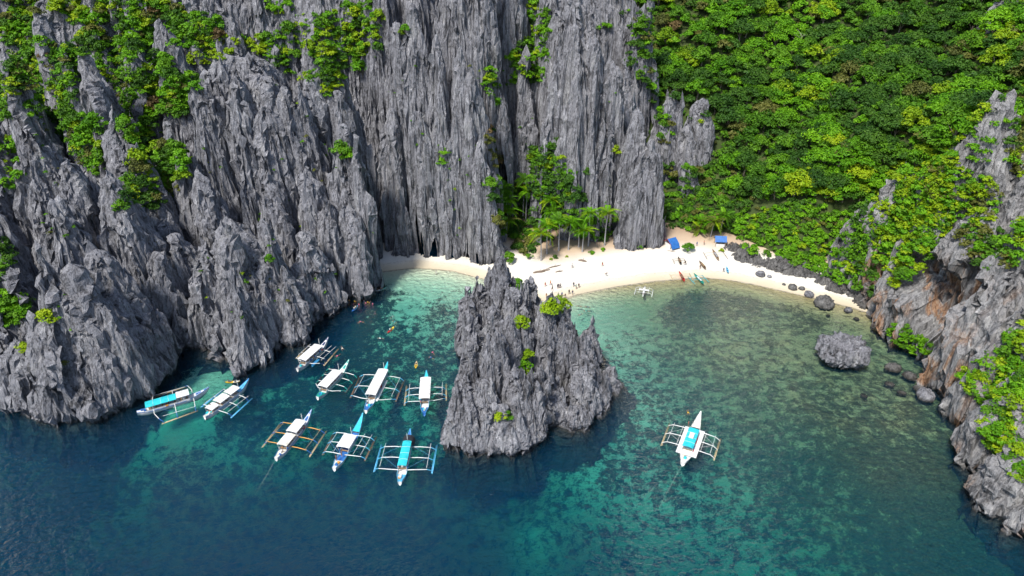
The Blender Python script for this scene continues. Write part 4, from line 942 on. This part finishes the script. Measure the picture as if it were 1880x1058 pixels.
def kayak(c, hd, L, label, col, col2=None, z=-.02):
    e = empty('kayak', (c[0], c[1], c[2] + z), hd); tag(e, label, 'kayak')
    V, F, D = hull_parts(L, .38, .40, .40, 16); n = 16; V2 = []
    for i in range(n):
        t = i / (n - 1); w = .38 * max(.05, math.sin(math.pi * min(max(t, .015), .985))) ** .6; y = (t - .5) * L; sh = .22 + .18 * abs(2 * t - 1) ** 3
        V2 += [(-w, y, sh), (-w * .8, y, sh - .22), (0, y, sh - .3), (w * .8, y, sh - .22), (w, y, sh)]
    part('hull', [(V2, F)], col, e, True)
    half = n // 2; d = []
    for i in range(n): d += [(V2[5 * i][0] * .96, V2[5 * i][1], V2[5 * i][2] + .01), (V2[5 * i + 4][0] * .96, V2[5 * i + 4][1], V2[5 * i + 4][2] + .01)]
    part('top_deck', [strip(d, 0, half)], col, e); part('top_deck', [strip(d, half, n - 1)], col2 or col, e)
    for y in (-.15 * L, .18 * L): part('seat', [box(-.2, .2, y - .25, y + .25, .235, .27)], 'dark', e)
    return e
def px_dir(a, b, z=0): p, q = G(*a, z), G(*b, z); return (p + q) / 2, math.atan2(-(q - p)[0], (q - p)[1]), float(np.hypot(*(q - p)[:2]))
KA = {}
for nm, a, b, lab, c1, c2 in (('y', (660, 538), (684, 536), 'yellow kayak with a paddler, by the left cliff corner', 'yellow', 'yellow'), ('g', (685, 536), (709, 530), 'green and white kayak end to end with the yellow one', 'white', 'green'),
                              ('b', (646.5, 573), (656.5, 563), 'blue kayak below the line of snorkellers', 'blue', 'sky_blue'), ('o', (712, 612), (723, 602), 'orange and yellow kayak alone in the middle of the left bay', 'red', 'yellow'),
                              ('c', (414, 703.5), (441, 701.5), 'yellow kayak in the dark cove mouth beside a white boat', 'yellow', 'cream')):
    c, h, L = px_dir(a, b); KA[nm] = (c, h, L); kayak(c, h, max(L, 3.4), lab, c1, c2)
p = ground(1335, 498); kayak(p, math.radians(-8), 4.0, 'bright blue kayak left on the beach at the right end', 'sky_blue', 'sky_blue', .25)
c, h, L = px_dir((763, 678), (765, 665)); kayak(c, h, 3.0, 'short yellow paddle board above the blue hulled boat', 'yellow', 'bamboo')

# ------------------------------------------------------------------ people
def figure(name, J, E, rad):
    me = bpy.data.meshes.new(name); me.from_pydata([tuple(v) for v in J], E, []); o = bpy.data.objects.new(name, me); COL.objects.link(o)
    sk = o.modifiers.new('s', 'SKIN'); o.modifiers.new('d', 'SUBSURF').levels = 1; o.modifiers['d'].render_levels = 1
    for d, r in zip(me.skin_vertices[0].data, rad): d.radius = r if isinstance(r, tuple) else (r, r); d.use_root = False
    me.skin_vertices[0].data[0].use_root = True
    dg = bpy.context.evaluated_depsgraph_get(); out = bpy.data.meshes.new_from_object(o.evaluated_get(dg)); out.name = name
    bpy.data.objects.remove(o); bpy.data.meshes.remove(me); out.polygons.foreach_set('use_smooth', [True] * len(out.polygons)); return out
def body(pose):
    J = [(0, 0, .95), (0, 0, 1.12), (0, .01, 1.32), (0, 0, 1.48), (0, .02, 1.58), (0, .03, 1.66), (0, .02, 1.74), (0, .125, 1.64)]
    E = [(0, 1), (1, 2), (2, 3), (3, 4), (4, 5), (5, 6), (5, 7)]; R = [(.15, .11), (.13, .10), (.16, .105), .055, .07, .085, .065, .014]
    tags = ['t'] * 8
    def chain(root, pts, rads, tg):
        prev = root
        for p, r in zip(pts, rads): J.append(p); R.append(r); tags.append(tg); E.append((prev, len(J) - 1)); prev = len(J) - 1
        return prev
    st = {'stand': (0.0, 0.0, 0.0), 'walk': (.22, .18, 0), 'swim': (.12, .9, 0), 'sit': (0, .3, 1)}[pose]
    for s in (-1, 1):
        sw = st[0] * s
        sh = chain(2, [(s * .17, 0, 1.40)], [.06], 'a')
        if pose == 'swim': arm = [(s * .32, .08, 1.62), (s * .26, .16, 1.86), (s * .22, .18, 1.93)]
        elif pose == 'sit': arm = [(s * .30, .10, 1.20), (s * .26, .36, 1.16), (s * .24, .43, 1.16)]
        else: arm = [(s * .24, -sw * .5, 1.14), (s * .25, .06 - sw, .92), (s * .25, .08 - sw * 1.1, .85)]
        h = chain(sh, arm, [.045, .034, .036], 'a')
        hx, hy, hz = J[h]; dv = np.array(J[h]) - np.array(J[h - 1]); dv /= np.linalg.norm(dv)
        for k, (off, ln) in enumerate(((-.03, .075), (-.01, .09), (.01, .085), (.03, .065))):
            chain(h, [tuple(np.array(J[h]) + np.array([0, off, 0]) + dv * ln * .6 ), tuple(np.array(J[h]) + np.array([-s * .012, off * 1.1, 0]) + dv * ln * 1.1)], [.010, .008], 'a')
        chain(h - 1, [tuple(np.array(J[h - 1]) + np.array([-s * .02, .045, 0]) + dv * .05)], [.011], 'a')
        if pose == 'sit': leg = [(s * .10, .05, .92), (s * .13, .48, .98), (s * .12, .86, .88), (s * .12, .94, .97)]
        else: leg = [(s * .10, 0, .86), (s * .11, sw * .7 + .02, .48), (s * .11, sw * 1.1 - .04 * abs(st[0]), .08), (s * .12, sw * 1.1 + .14, .035)]
        chain(0, leg, [.085, .062, .042, .036], 'l')
    me = figure('person', J, E, R)
    return me
def shell(me, name, test, off=.014):
    V = np.zeros(len(me.vertices) * 3); me.vertices.foreach_get('co', V); V = V.reshape(-1, 3); Nn = np.array([v.normal[:] for v in me.vertices]); W = V + off * Nn
    F = [tuple(p.vertices) for p in me.polygons if test(V[list(p.vertices)].mean(0))]
    if not F: return None
    used = sorted({i for f in F for i in f}); mp = {u: i for i, u in enumerate(used)}
    o = bpy.data.meshes.new(name); o.from_pydata([tuple(W[u]) for u in used], [], [tuple(mp[i] for i in f) for f in F]); o.polygons.foreach_set('use_smooth', [True] * len(F)); o.update(); return o
POSE = {}
for ps in ('stand', 'walk', 'swim', 'sit'):
    b = body(ps); b.materials.append(PAINT['skin'])
    hair = shell(b, 'hair', lambda c: c[2] > 1.67 and abs(c[0]) < .15 or (c[2] > 1.56 and c[1] < .005 and abs(c[0]) < .11))
    if ps == 'swim': hair = shell(b, 'hair', lambda c: abs(c[0]) < .12 and 1.56 < c[2] < 1.80 and c[1] < .06)
    zlo = .80 if ps == 'sit' else .66
    short = shell(b, 'shorts', lambda c: zlo < c[2] < 1.03 and abs(c[0]) < .21 and (ps != 'sit' or c[1] < .34), .018)
    shirt = shell(b, 'top', lambda c: 1.02 < c[2] < 1.44 and abs(c[0]) < .205, .016)
    for x in (hair, short, shirt):
        if x: x.materials.append(PAINT['dark'])
    POSE[ps] = (b, hair, short, shirt)
def person(loc, rz, pose, label, top=None, shorts='dark', skin='skin', group=None, lie=False, hair='black_hair', sc=1.0):
    b, h, s, t = POSE[pose]
    o = link('person', b); recolour(o, PAINT[skin]); o.location = tuple(loc); o.rotation_euler = (math.radians(-86) if lie else 0, 0, rz); o.scale = (sc, sc, sc)
    tag(o, label, 'person', group)
    for nm, me, c in (('hair', h, hair), ('shorts', s, shorts), ('top', t, top)):
        if me is None or c is None: continue
        q = link(nm, me, None, o); recolour(q, PAINT[c])
    return o
RP = random.Random(12)
def beach_person(px, py, label, top, shorts, pose=None, group=None, skin=None):
    p = cast(px, py); z = max(p[2], -.75)
    person((p[0], p[1], p[2]), RP.random() * 6.28, pose or RP.choice(('stand', 'walk')), label, top, shorts, skin or RP.choice(('skin', 'tan_skin')), group)
for a in [(1001, 526.5, 'person with bare chest and red shorts on the sand right behind the islet', None, 'red'), (1010.6, 523.7, 'person in an orange top, right of the one in red shorts', 'orange', 'red'), (1014, 534.5, 'person in dark clothes stepping down to the water nearest the islet', 'dark', 'dark'),
          (1023.7, 530, 'person in a dark top, left one of three standing close together', 'dark', 'navy'), (1026, 529.6, 'person in navy top, middle one of three standing close together', 'navy', 'dark'), (1028.8, 529, 'person in grey top, right one of three standing close together', 'grey', 'dark'),
          (1053, 526.6, 'person in navy shorts, left of three spread along the wet sand', 'dark', 'navy'), (1057.5, 531, 'person in green top, lowest of three spread along the wet sand', 'green', 'dark'), (1062.5, 528.8, 'person in black, right of three spread along the wet sand', 'dark', 'dark'),
          (1044.6, 540.5, 'person in black wading, left of a pair in ankle deep water', 'dark', 'dark'), (1051, 541.5, 'person in navy wading, right of a pair in ankle deep water', 'navy', 'navy'), (1024.8, 546, 'person in dark shorts wading just behind the yellow green bush', 'grey', 'dark'), (1031.5, 545, 'person in blue top wading behind the bush', 'blue', 'dark'),
          (1037.4, 548, 'person in brown top wading knee deep beside the bush', 'brown', 'dark'), (1003, 547, 'person in orange shorts at the water edge beside the islet', None, 'orange'), (1050.5, 492.5, 'person in white top walking alone up the dry sand', 'white', 'navy'), (1105.7, 489.5, 'person with tanned bare back walking alone on the wide white sand', None, 'red'),
          (1113.7, 508.5, 'person in grey sitting near the wet sand line', 'grey', 'dark', 'sit'), (1258, 487, 'person in dark clothes sitting on the sand beside the dark canoe', 'dark', 'dark', 'sit'), (1285, 494, 'person in brown shirt standing left of the narrow canoe', 'brown', 'dark'), (1328, 500, 'person in navy standing left of the bright blue kayak', 'navy', 'dark'), (801, 505, 'person in pale swimwear wading off the left part of the beach', 'cream', 'white'),
          (1279, 452, 'person in blue top under the palms by the tents', 'blue', 'navy'), (1292, 450, 'person in red top under the palms by the tents', 'red', 'dark')]:
    beach_person(*a)
def swimmer(px, py, label, top, group=None, vest=False, lie=True, shorts='dark'):
    g = G(px, py, .05)
    if vest: person((g[0], g[1], -1.30), RP.random() * 6.28, 'stand', label, top, shorts, RP.choice(('skin', 'tan_skin')), group)
    else:
        a = RP.random() * 6.28; person((g[0], g[1], .06), a, 'swim', label, top, shorts, RP.choice(('skin', 'tan_skin')), group, lie=True)
for i in range(7): swimmer(621 + i * 2.4, 549.5 + RP.uniform(-.8, 1.2) + i * .3, 'snorkeller in a red life vest, one of the line beside the left cliff', 'red', 'snorkellers in red vests', True)
for i in range(16):
    c = ('yellow', 'orange', 'navy', 'pink')[i % 4]
    swimmer(639 + 44 * (i / 15) + RP.uniform(-1.5, 1.5), 555 + RP.uniform(-4, 4), 'snorkeller with %s top in the bunch below the two kayaks' % c, c, 'bunched snorkellers with %s tops' % c, True)
for a in [(688, 572, 'swimmer in navy below the right end of the snorkellers', 'navy'), (656, 593, 'swimmer with a dark top, left of a pair in the left bay', 'dark'), (669, 593, 'swimmer with a pink top, right of a pair in the left bay', 'pink'), (716, 586, 'swimmer with a white top above the orange kayak', 'white'), (720, 589, 'swimmer in turquoise just above the orange kayak', 'turquoise'),
          (705.7, 622.7, 'swimmer in white just below the orange kayak', 'white'), (626, 636, 'swimmer with a cream top right of the farthest boat bow', 'cream'), (625.5, 650, 'swimmer in pink off the right float of the farthest boat', 'pink'), (798, 652, 'swimmer in pink and blue, upper of two near the islet', 'pink'), (797.5, 660, 'swimmer in blue, lower of two near the islet', 'blue'),
          (1057, 562, 'swimmer in brown, left of two in the clear shallows right of the islet', 'brown'), (1072.7, 563, 'swimmer in navy, right of two in the clear shallows right of the islet', 'navy'), (1070, 575.5, 'swimmer in grey, farther from the beach, right of the bush', 'grey'), (1083.6, 572.5, 'swimmer in green, farthest right of the shallow group', 'green'), (1262, 752, 'swimmer in a yellow top above the lone white boat', 'yellow')]:
    swimmer(*a)
def in_kayak(k, f, label, top):
    c, h, L = KA[k]; d = np.array([-math.sin(h), math.cos(h), 0]); q = c + d * f * L; person((q[0], q[1], -.58), h, 'sit', label, top, 'dark')
in_kayak('y', -.05, 'paddler in blue sitting in the yellow kayak by the cliff corner', 'blue'); in_kayak('g', -.22, 'paddler in black sitting in the green and white kayak', 'dark'); in_kayak('g', .08, 'paddler in pink sitting in front in the green and white kayak', 'pink')
in_kayak('b', -.1, 'paddler in white sitting in the blue kayak', 'white'); in_kayak('b', .15, 'paddler in cream sitting in front in the blue kayak', 'cream'); in_kayak('o', -.12, 'paddler in white sitting in the orange kayak', 'white'); in_kayak('c', -.3, 'paddler in grey at the end of the yellow kayak in the cove', 'grey')
def crew(px, py, z, label, top, pose='stand'):
    g = G(px, py, z); person((g[0], g[1], z), RP.random() * 6.28, pose, label, top, 'dark')
crew(1263, 783, 1.1, 'person in red on the left edge of the lone boat', 'red'); crew(628, 838, 1.0, 'person in navy at the stern of the boat with the open blue deck', 'navy'); crew(618, 846, 1.0, 'person in red at the stern of the boat with the open blue deck', 'red')
crew(520, 829, 1.05, 'person in orange at the stern of the boat with orange arms', 'orange'); crew(676, 744, 1.0, 'person in white at the stern of the boat with the boarding plank', 'white'); crew(388, 752, 1.0, 'person in black at the stern of the boat beside the cove', 'dark'); crew(274, 752, 1.0, 'person in pink at the stern of the turquoise roofed boat', 'pink')

# ------------------------------------------------------------------ palms
def frond_mesh(seed, L=3.4, droop=1.0):
    r = random.Random(seed); V = []; F = []; T = []; n = 15; pts = []
    for i in range(n + 1):
        u = i / n; pts.append(np.array([0, L * (u - .18 * u * u * droop), L * (.55 * u - .95 * droop * u * u)]))
    v, f = tube([tuple(p) for p in pts], [.045 * (1 - .85 * i / n) for i in range(n + 1)], 4); V += v; F += f; T += [.8] * len(v)
    for i in range(2, n + 1):
        u = i / n; ln = .95 * math.sin(math.pi * (.12 + .82 * u)) ** .7
        for s in (-1, 1):
            for h in (0, .5):
                p = pts[i] - (pts[i] - pts[i - 1]) * h; d = np.array([s * ln * .86, ln * .42, -ln * (.30 + .25 * r.random())]); w = np.array([0, .11, .03]); o = len(V); tn = .25 + .6 * r.random()
                V += [tuple(p - w), tuple(p + d * .55 + np.array([0, -.05, .09 * ln])), tuple(p + d), tuple(p + w + d * .5)]; F.append((o, o + 1, o + 2, o + 3)); T += [tn] * 4
    me = bpy.data.meshes.new('frond'); me.from_pydata([tuple(q) for q in V], [], F); me.materials.append(LEAF['bright']); attr(me, 'leaf', T); me.update(); return me
FROND = [frond_mesh(i, 3.3 + .25 * (i % 3), (.75, 1.0, 1.3)[i % 3]) for i in range(6)]
def palm(base, top, kind, label):
    e = empty('palm_tree', tuple(base)); tag(e, label, 'palm tree', 'coconut palms behind the beach')
    d = np.array(top) - np.array(base); H = d[2]; pts = []; n = 9
    for i in range(n): u = i / (n - 1); pts.append((d[0] * u ** 1.6, d[1] * u ** 1.6, H * u))
    part('trunk', [tube(pts, [.26 - .02 * i if i else .34 for i in range(n)], 7)], 'grey', e, True)
    r = random.Random(label)
    nf = 17
    for i in range(nf):
        k = link('frond', FROND[r.randrange(6)], None, e); recolour(k, LEAF[r.choice(kind)])
        k.location = tuple(d); el = (.75, .30, -.15)[i % 3] + r.uniform(-.15, .15); k.rotation_euler = (el, 0, i * 2.399 + r.uniform(-.2, .2)); s = r.uniform(1.15, 1.5); k.scale = (s, s, s)
    part('coconuts', [tube([(d[0] + .25 * math.cos(a), d[1] + .25 * math.sin(a), d[2] - .45), (d[0] + .25 * math.cos(a), d[1] + .25 * math.sin(a), d[2] - .30), (d[0] + .25 * math.cos(a), d[1] + .25 * math.sin(a), d[2] - .15)], [.05, .16, .05], 6) for a in (0, 2.1, 4.2)], 'green', e, True)
A_, B_, C_ = ('mid', 'bright', 'mid'), ('bright', 'yellow', 'bright'), ('yellow', 'olive', 'bright')
for bx, by, tx, ty, k, lab in [(993.4, 478.6, 993, 430, C_, 'short leaning palm with yellowing fronds, nearest the water in the grove'), (1003.8, 466, 1004, 415, B_, 'palm just behind the nearest one of the grove'), (1010, 450, 1013, 414, A_, 'slim dark palm at the back left of the front row'), (1025.5, 460.7, 1027, 406, A_, 'tall palm in front of the pale wall foot'),
                               (1043.5, 458.8, 1048, 409, B_, 'palm leaning right in the middle of the grove'), (1062.4, 454, 1061, 413, A_, 'dark crowned palm behind the small bright one'), (1069, 462.6, 1072, 425, B_, 'small bright palm at the edge of the sand'), (1080, 452, 1083, 392, B_, 'tall palm second from the right end of the grove'), (1109.7, 451, 1115, 392, C_, 'tall pale palm at the right end of the grove')]:
    p = cast(bx, by); palm(p, P(tx, ty, p[1] - .3), k, lab)
for tx, ty, Y, h, k, lab in [(968, 352, 222, 12, B_, 'tallest palm, light crown before the dark crack'), (963, 331, 225, 12, A_, 'palm crown just above the tallest light one'), (1012, 368, 221, 11, B_, 'upper of two stacked palm crowns left of the blue green bush'), (1013, 390, 219, 9, A_, 'lower of two stacked palm crowns left of the blue green bush'),
                             (921, 347, 218, 11, A_, 'topmost dark palm at the left end of the grove'), (930, 369, 216, 10, A_, 'second palm from the top at the left end of the grove'), (932, 388, 214, 9, B_, 'third palm from the top at the left end of the grove'), (931, 407, 212, 8, C_, 'lowest palm of the left end, drooping over the rock'),
                             (1285, 421, 216, 6.5, C_, 'short palm between the blue tent and the hut'), (1289, 408, 219, 9, B_, 'palm behind the short one between tent and hut'), (1312, 408, 213, 9.5, C_, 'tall palm just left of the hut'), (1330, 397, 216, 11, A_, 'tall palm just right behind the hut')]:
    Y = min(Y, float(cast(tx, ty)[1]) - 3.0); q = P(tx, ty, Y); gz = min(max(float(FB.at(q[0], Y)), float(FH.at(q[0], Y)), 1.5), q[2] - 5)
    palm((q[0] - .4, Y + .6, gz - .4), q, k, lab)

# ------------------------------------------------------------------ bushes with a place of their own
def bush(px, py, r, kind, label, cat='bush', name='bush', dz=0.0, tall=1.0, n=1):
    p = G(px, py, 2.2) if 'left of the grove' in label or 'behind the islet' in label else cast(px, py); isl = 820 < px < 1045 and py > 520
    return shrub(p + np.array([0, -.4 * isl, dz + .7 * isl]), r * (1.55 if isl else 1.3), kind, label, None, name, cat, tall)
for a in [(948, 533, 2.6, 'bright', 'big round green bush on the back top of the islet'), (1012, 575, 2.2, 'yellow', 'yellow green bush on the right back of the islet, left half'), (1026, 570, 2.6, 'yellow', 'yellow green bush on the right back of the islet, right half'), (958, 600, 1.7, 'yellow', 'yellow green bush high in the middle of the islet'), (950, 606, 1.2, 'yellow', 'small bush left of the one high in the middle of the islet'),
          (968, 655, 1.5, 'yellow', 'top bush of the bright column in the islet centre'), (962, 675, 1.6, 'bright', 'middle bush of the bright column in the islet centre'), (966, 690, 1.5, 'yellow', 'lowest bush of the bright column in the islet centre'), (918, 772, 1.2, 'yellow', 'left tuft of the bush on the front foot of the islet'), (931, 768, 1.1, 'bright', 'right tuft of the bush on the front foot of the islet'),
          (625, 280, 3.0, 'mid', 'round green bush left of the twin grey blades'), (640, 290, 2.2, 'bright', 'bright bush touching the twin grey blades'), (665, 132, 3.6, 'bright', 'round bright bush in the dark gap left of the centre wall'), (656, 120, 2.4, 'mid', 'darker bush above the round bright one in the gap'), (816, 282, 2.0, 'bright', 'bright upper bush on the face of the centre wall'), (812, 300, 1.9, 'bright', 'bright lower bush on the face of the centre wall'),
          (736, 62, 2.0, 'yellow', 'yellow bush on the peak of the centre wall'), (744, 56, 1.6, 'bright', 'bright bush on the peak of the centre wall'), (516, 188, 1.6, 'bright', 'small bright bush beside the twin spires'), (991, 300, 3.0, 'mid', 'dark round tree clinging above the palms'), (1080, 318, 1.8, 'mid', 'round bush on the lower right buttress'), (1130, 280, 2.2, 'yellow', 'pale dry yellow bush on the right buttress'), (900, 262, 1.8, 'olive', 'olive bush in the shaded crack'),
          (90, 585, 2.6, 'yellow', 'pale yellow bush on the edge of the nearest left slab'), (45, 640, 1.7, 'yellow', 'yellow bush on the lower left rock'), (118, 668, .9, 'olive', 'small olive tuft on the nearest left slab'), (470, 468, 1.4, 'bright', 'bright tuft on the ridge of the second headland'), (495, 478, 1.4, 'bright', 'second tuft on the ridge of the second headland'), (450, 520, .9, 'bright', 'small tuft on the face of the second headland'),
          (972, 472, 1.3, 'mid', 'round green bush on the sand left of the grove'), (932, 476, 2.4, 'mid', 'dark green bush at the foot of the wall behind the islet'), (1019, 474, 1.0, 'dark', 'upright dark bush on the sand before the palms'), (1012, 477, .6, 'yellow', 'low yellow bush beside the upright dark one'), (1086, 465, 1.1, 'bright', 'low bright bush on the sand by the grove'), (1107, 460, .9, 'bright', 'low bush near the tall pale palm'), (1040, 472, .6, 'yellow', 'low yellow plants in the sand'),
          (1175, 455, .9, 'bright', 'tuft on the foot of the right tower'), (1325, 462, .9, 'yellow', 'low hedge like bush before the hut')]:
    bush(*a)
p = cast(1262, 462); e = tree(p - np.array([0, 0, .1]), 2.6, 'bright', 'small spreading green tree on the sand between tent and hut', None, 'tree', 'beach_tree')
# bare trees
def snag(px, py, h, label):
    p = cast(px, py); e = empty('dead_tree', tuple(p)); tag(e, label, 'dead tree'); r = random.Random(px)
    link('trunk', pymesh('trunk', [tube([(0, 0, -.3), (.1, 0, h * .4), (.05, .1, h)], [.16, .11, .03])], PALE, True), None, e)
    for i in range(7):
        a = i * 2.4; z = h * (.4 + .08 * i); l = h * r.uniform(.25, .45)
        link('branch', pymesh('branch', [tube([(.06, 0, z), (l * .5 * math.cos(a), l * .5 * math.sin(a), z + l * .4), (l * math.cos(a), l * math.sin(a), z + l * .6)], [.06, .035, .012], 5)], PALE, True), None, e)
snag(1464, 100, 8, 'bare pale dead tree standing in the forest'); snag(1830, 715, 3.5, 'bare white snag among the bushes on the near right cliff'); snag(30, 125, 5, 'bare pale snag on the upper left slope')

# ------------------------------------------------------------------ boulders, driftwood, tents
def boulder(c, rx, ry, rz, seed, label, mat=None, sub=5, top=.5, group=None, amp=.16, tier=1.0):
    bm = bmesh.new(); bmesh.ops.create_icosphere(bm, subdivisions=sub, radius=1); bm.verts.ensure_lookup_table()
    V = np.array([v.co[:] for v in bm.verts]); F = [tuple(v.index for v in f.verts) for f in bm.faces]; bm.free()
    Dn = V / np.linalg.norm(V, axis=1)[:, None]
    z = Dn[:, 2]; k = 1 - .18 * np.abs(z) ** 4 * (z > 0)
    und = 1 - .42 * smooth(-.05, -.75, z)
    if top < .5: Dn = Dn * (np.abs(Dn).max(1) ** -.45)[:, None]
    Q = Dn * np.array([rx, ry, rz]); Q[:, 2] = np.where(z > 0, np.minimum(Q[:, 2], rz * (top + .35 * z)), Q[:, 2]); Q[:, :2] *= und[:, None]
    m = (rx + ry) / 2; wx = Q + m * .1 * np.stack([noise(Q[:, 0] / m * 2.2, Q[:, 1] / m * 2.2, Q[:, 2] / m * 2.2, seed + s) for s in range(3)], 1)
    d = amp * m * (fbm(wx[:, 0] / m * 1.6, wx[:, 1] / m * 1.6, wx[:, 2] / m * 1.2, seed, 3) + .55 * cells(wx[:, 0] / m * 5, wx[:, 1] / m * 5, wx[:, 2] / m * 2.4, seed) + .35 * cells(wx[:, 0] / m * 11, wx[:, 1] / m * 11, wx[:, 2] / m * 5, seed + 9))
    if top < .5: d = d + .10 * m * (1 - 2 * np.abs(noise(Q[:, 0] * 1.1, Q[:, 1] * 1.1, Q[:, 2] * .12, 7))) * (np.abs(z) < .75)
    Q = Q + Dn * d[:, None]
    o = link('boulder', np_mesh('boulder', Q, F, True), mat or ROCK); o.location = tuple(c); o.rotation_euler = (0, 0, seed)
    return tag(o, label, 'boulder', group)
g = G(1549, 674, .5); boulder((g[0] + .6, g[1] + 3.0, 2.6), 5.5, 4.5, 4.4, 3, 'big flat topped grey boulder, undercut, standing in the right shallows', None, 6, .45, amp=.17)
for px, py, w, fl, mt, lab in [(1516, 567, 38, .8, ROCK_D, 'dark jagged boulder at the right end of the beach'), (1456, 532, 18, .7, ROCK_D, 'dark boulder on the sand below the shore rocks, left of a close pair'), (1473, 533, 12, .8, ROCK_D, 'small dark boulder, right of a close pair'), (1487, 545, 20, .6, ROCK, 'grey boulder between the pair and the jagged dark one'), (1559, 574, 18, .6, ROCK, 'pale grey boulder right of the jagged dark one'),
                              (1573, 590, 11, .5, ROCK_D, 'low dark rock awash near the right cliff foot'), (1397, 508, 18, .8, ROCK, 'grey boulder at the start of the shore rocks'), (1413, 510, 9, .7, ROCK, 'small grey stone beside the boulder at the start of the shore rocks'), (1698, 745, 34, .9, ROCK, 'round grey boulder in the water at the right cliff'), (1633, 716, 18, .3, ROCK_D, 'dark rock awash, upper of two off the right cliff'), (1655, 733, 18, .3, ROCK_D, 'dark rock awash, lower of two off the right cliff'),
                              (1585, 739, 14, .25, ROCK_D, 'dark flat rock awash in the middle of the right shallows'), (1690, 722, 22, .7, ROCK_D, 'dark boulder wedged behind the round grey one'), (1640, 690, 30, .6, ROCK_D, 'broad dark rock at the foot of the ledge'), (1670, 705, 26, .6, ROCK_D, 'dark rock right of the broad one at the ledge foot'), (1520, 585, 8, .4, ROCK_D, 'small dark stone below the jagged boulder'), (1440, 524, 8, .5, ROCK_D, 'small dark stone left of the close pair')]:
    g = cast(px, py); g[2] = max(g[2], -.3); D = g[1] * CP + (CAM_H - g[2]) * SP; r = w / 2 / 1253.3 * D
    boulder((g[0], g[1] + r * .5, g[2] + r * fl * .25), r, r * .85, r * fl, px, lab, mt, 4 if w > 15 else 3, .7)
def logs(a, b, r, label, n=1):
    p, q = cast(*a), cast(*b); e = tag(link('driftwood_log', pymesh('driftwood_log', [tube([p + [0, 0, r * .6], p * .66 + q * .34 + [0, .15, r * .8], p * .34 + q * .66 + [0, -.1, r * .9], q + [0, 0, r * .6]], [r * .6, r, r * .9, r * .35], 8)] + [tube([p * .5 + q * .5 + [0, 0, r], p * .45 + q * .55 + [.3, .5, r + .5]], [r * .4, r * .12], 5)], PAINT['driftwood'], True)), label, 'driftwood')
logs((979, 502), (1001, 499), .34, 'thick dark driftwood log lying nearest the islet top'); logs((993, 499), (1010, 496), .28, 'driftwood log lying across the thick one'); logs((1005, 494), (1030, 487), .2, 'long slender driftwood log pointing to the palms'); logs((1020, 500.5), (1033, 498), .2, 'short driftwood log alone on the sand'); logs((1062, 479), (1077, 481), .35, 'gnarled driftwood stump below the grove'); logs((1225, 461), (1240, 463), .12, 'thin plank like driftwood by the blue tent')
def shelter(px, py, w, d, h, rz, roof, wall, label, tarp=None):
    p = cast(px, py); e = empty('beach_hut', (p[0], p[1], p[2] - .1), rz); tag(e, label, 'hut')
    ov = .45; rh = h + 1.3
    V = [(-w / 2 - ov, -d / 2 - ov, h - .25), (w / 2 + ov, -d / 2 - ov, h - .25), (w / 2 + ov, d / 2 + ov, h - .25), (-w / 2 - ov, d / 2 + ov, h - .25), (-w / 2 - ov, 0, rh), (w / 2 + ov, 0, rh)]
    V += [(x, y, z - .08) for x, y, z in V]
    part('roof', [(V, [(0, 1, 5, 4), (3, 4, 5, 2), (7, 6, 10, 11), (9, 8, 11, 10), (0, 6, 7, 1), (2, 8, 9, 3), (0, 4, 10, 6), (4, 3, 9, 10), (1, 7, 11, 5), (5, 11, 8, 2)])], roof, e)
    part('wall', [box(-w / 2, w / 2, d / 2 - .08, d / 2, 0, h), box(-w / 2, -w / 2 + .08, -d / 2, d / 2 - .09, 0, h * .8), box(w / 2 - .08, w / 2, -d / 2, d / 2 - .09, 0, h * .8), box(-w / 2 + .1, w / 2 - .1, -d / 2, -d / 2 + .08, 0, h * .45)], wall, e)
    for sx in (-1, 1):
        for sy in (-1, 1): part('post', [pole((sx * (w / 2 + .15), sy * (d / 2 + .15), -.3), (sx * (w / 2 + .15), sy * (d / 2 + .15), h + .1), .07)], 'wood', e)
    if tarp: part('tarpaulin', [([(-w / 2 - .5, -d / 2 - .55, h - .10), (w / 2 + .5, -d / 2 - .55, h - .10), (w / 2 + .5, -.05, rh + .06), (-w / 2 - .5, -.05, rh + .06), (-w / 2 - .6, -d / 2 - 1.5, h - 1.3), (w / 2 + .2, -d / 2 - 1.5, h - 1.3)], [(0, 1, 2, 3), (4, 5, 1, 0)])], tarp, e)
shelter(1231, 452, 2.5, 3.0, 1.8, .5, 'red', 'white', 'hut under a bright blue tarpaulin with red roof behind, at the right tower foot', 'blue')
shelter(1321, 450, 3.0, 2.3, 2.2, -.1, 'blue', 'white', 'white walled beach hut with dark blue roof under the palms')
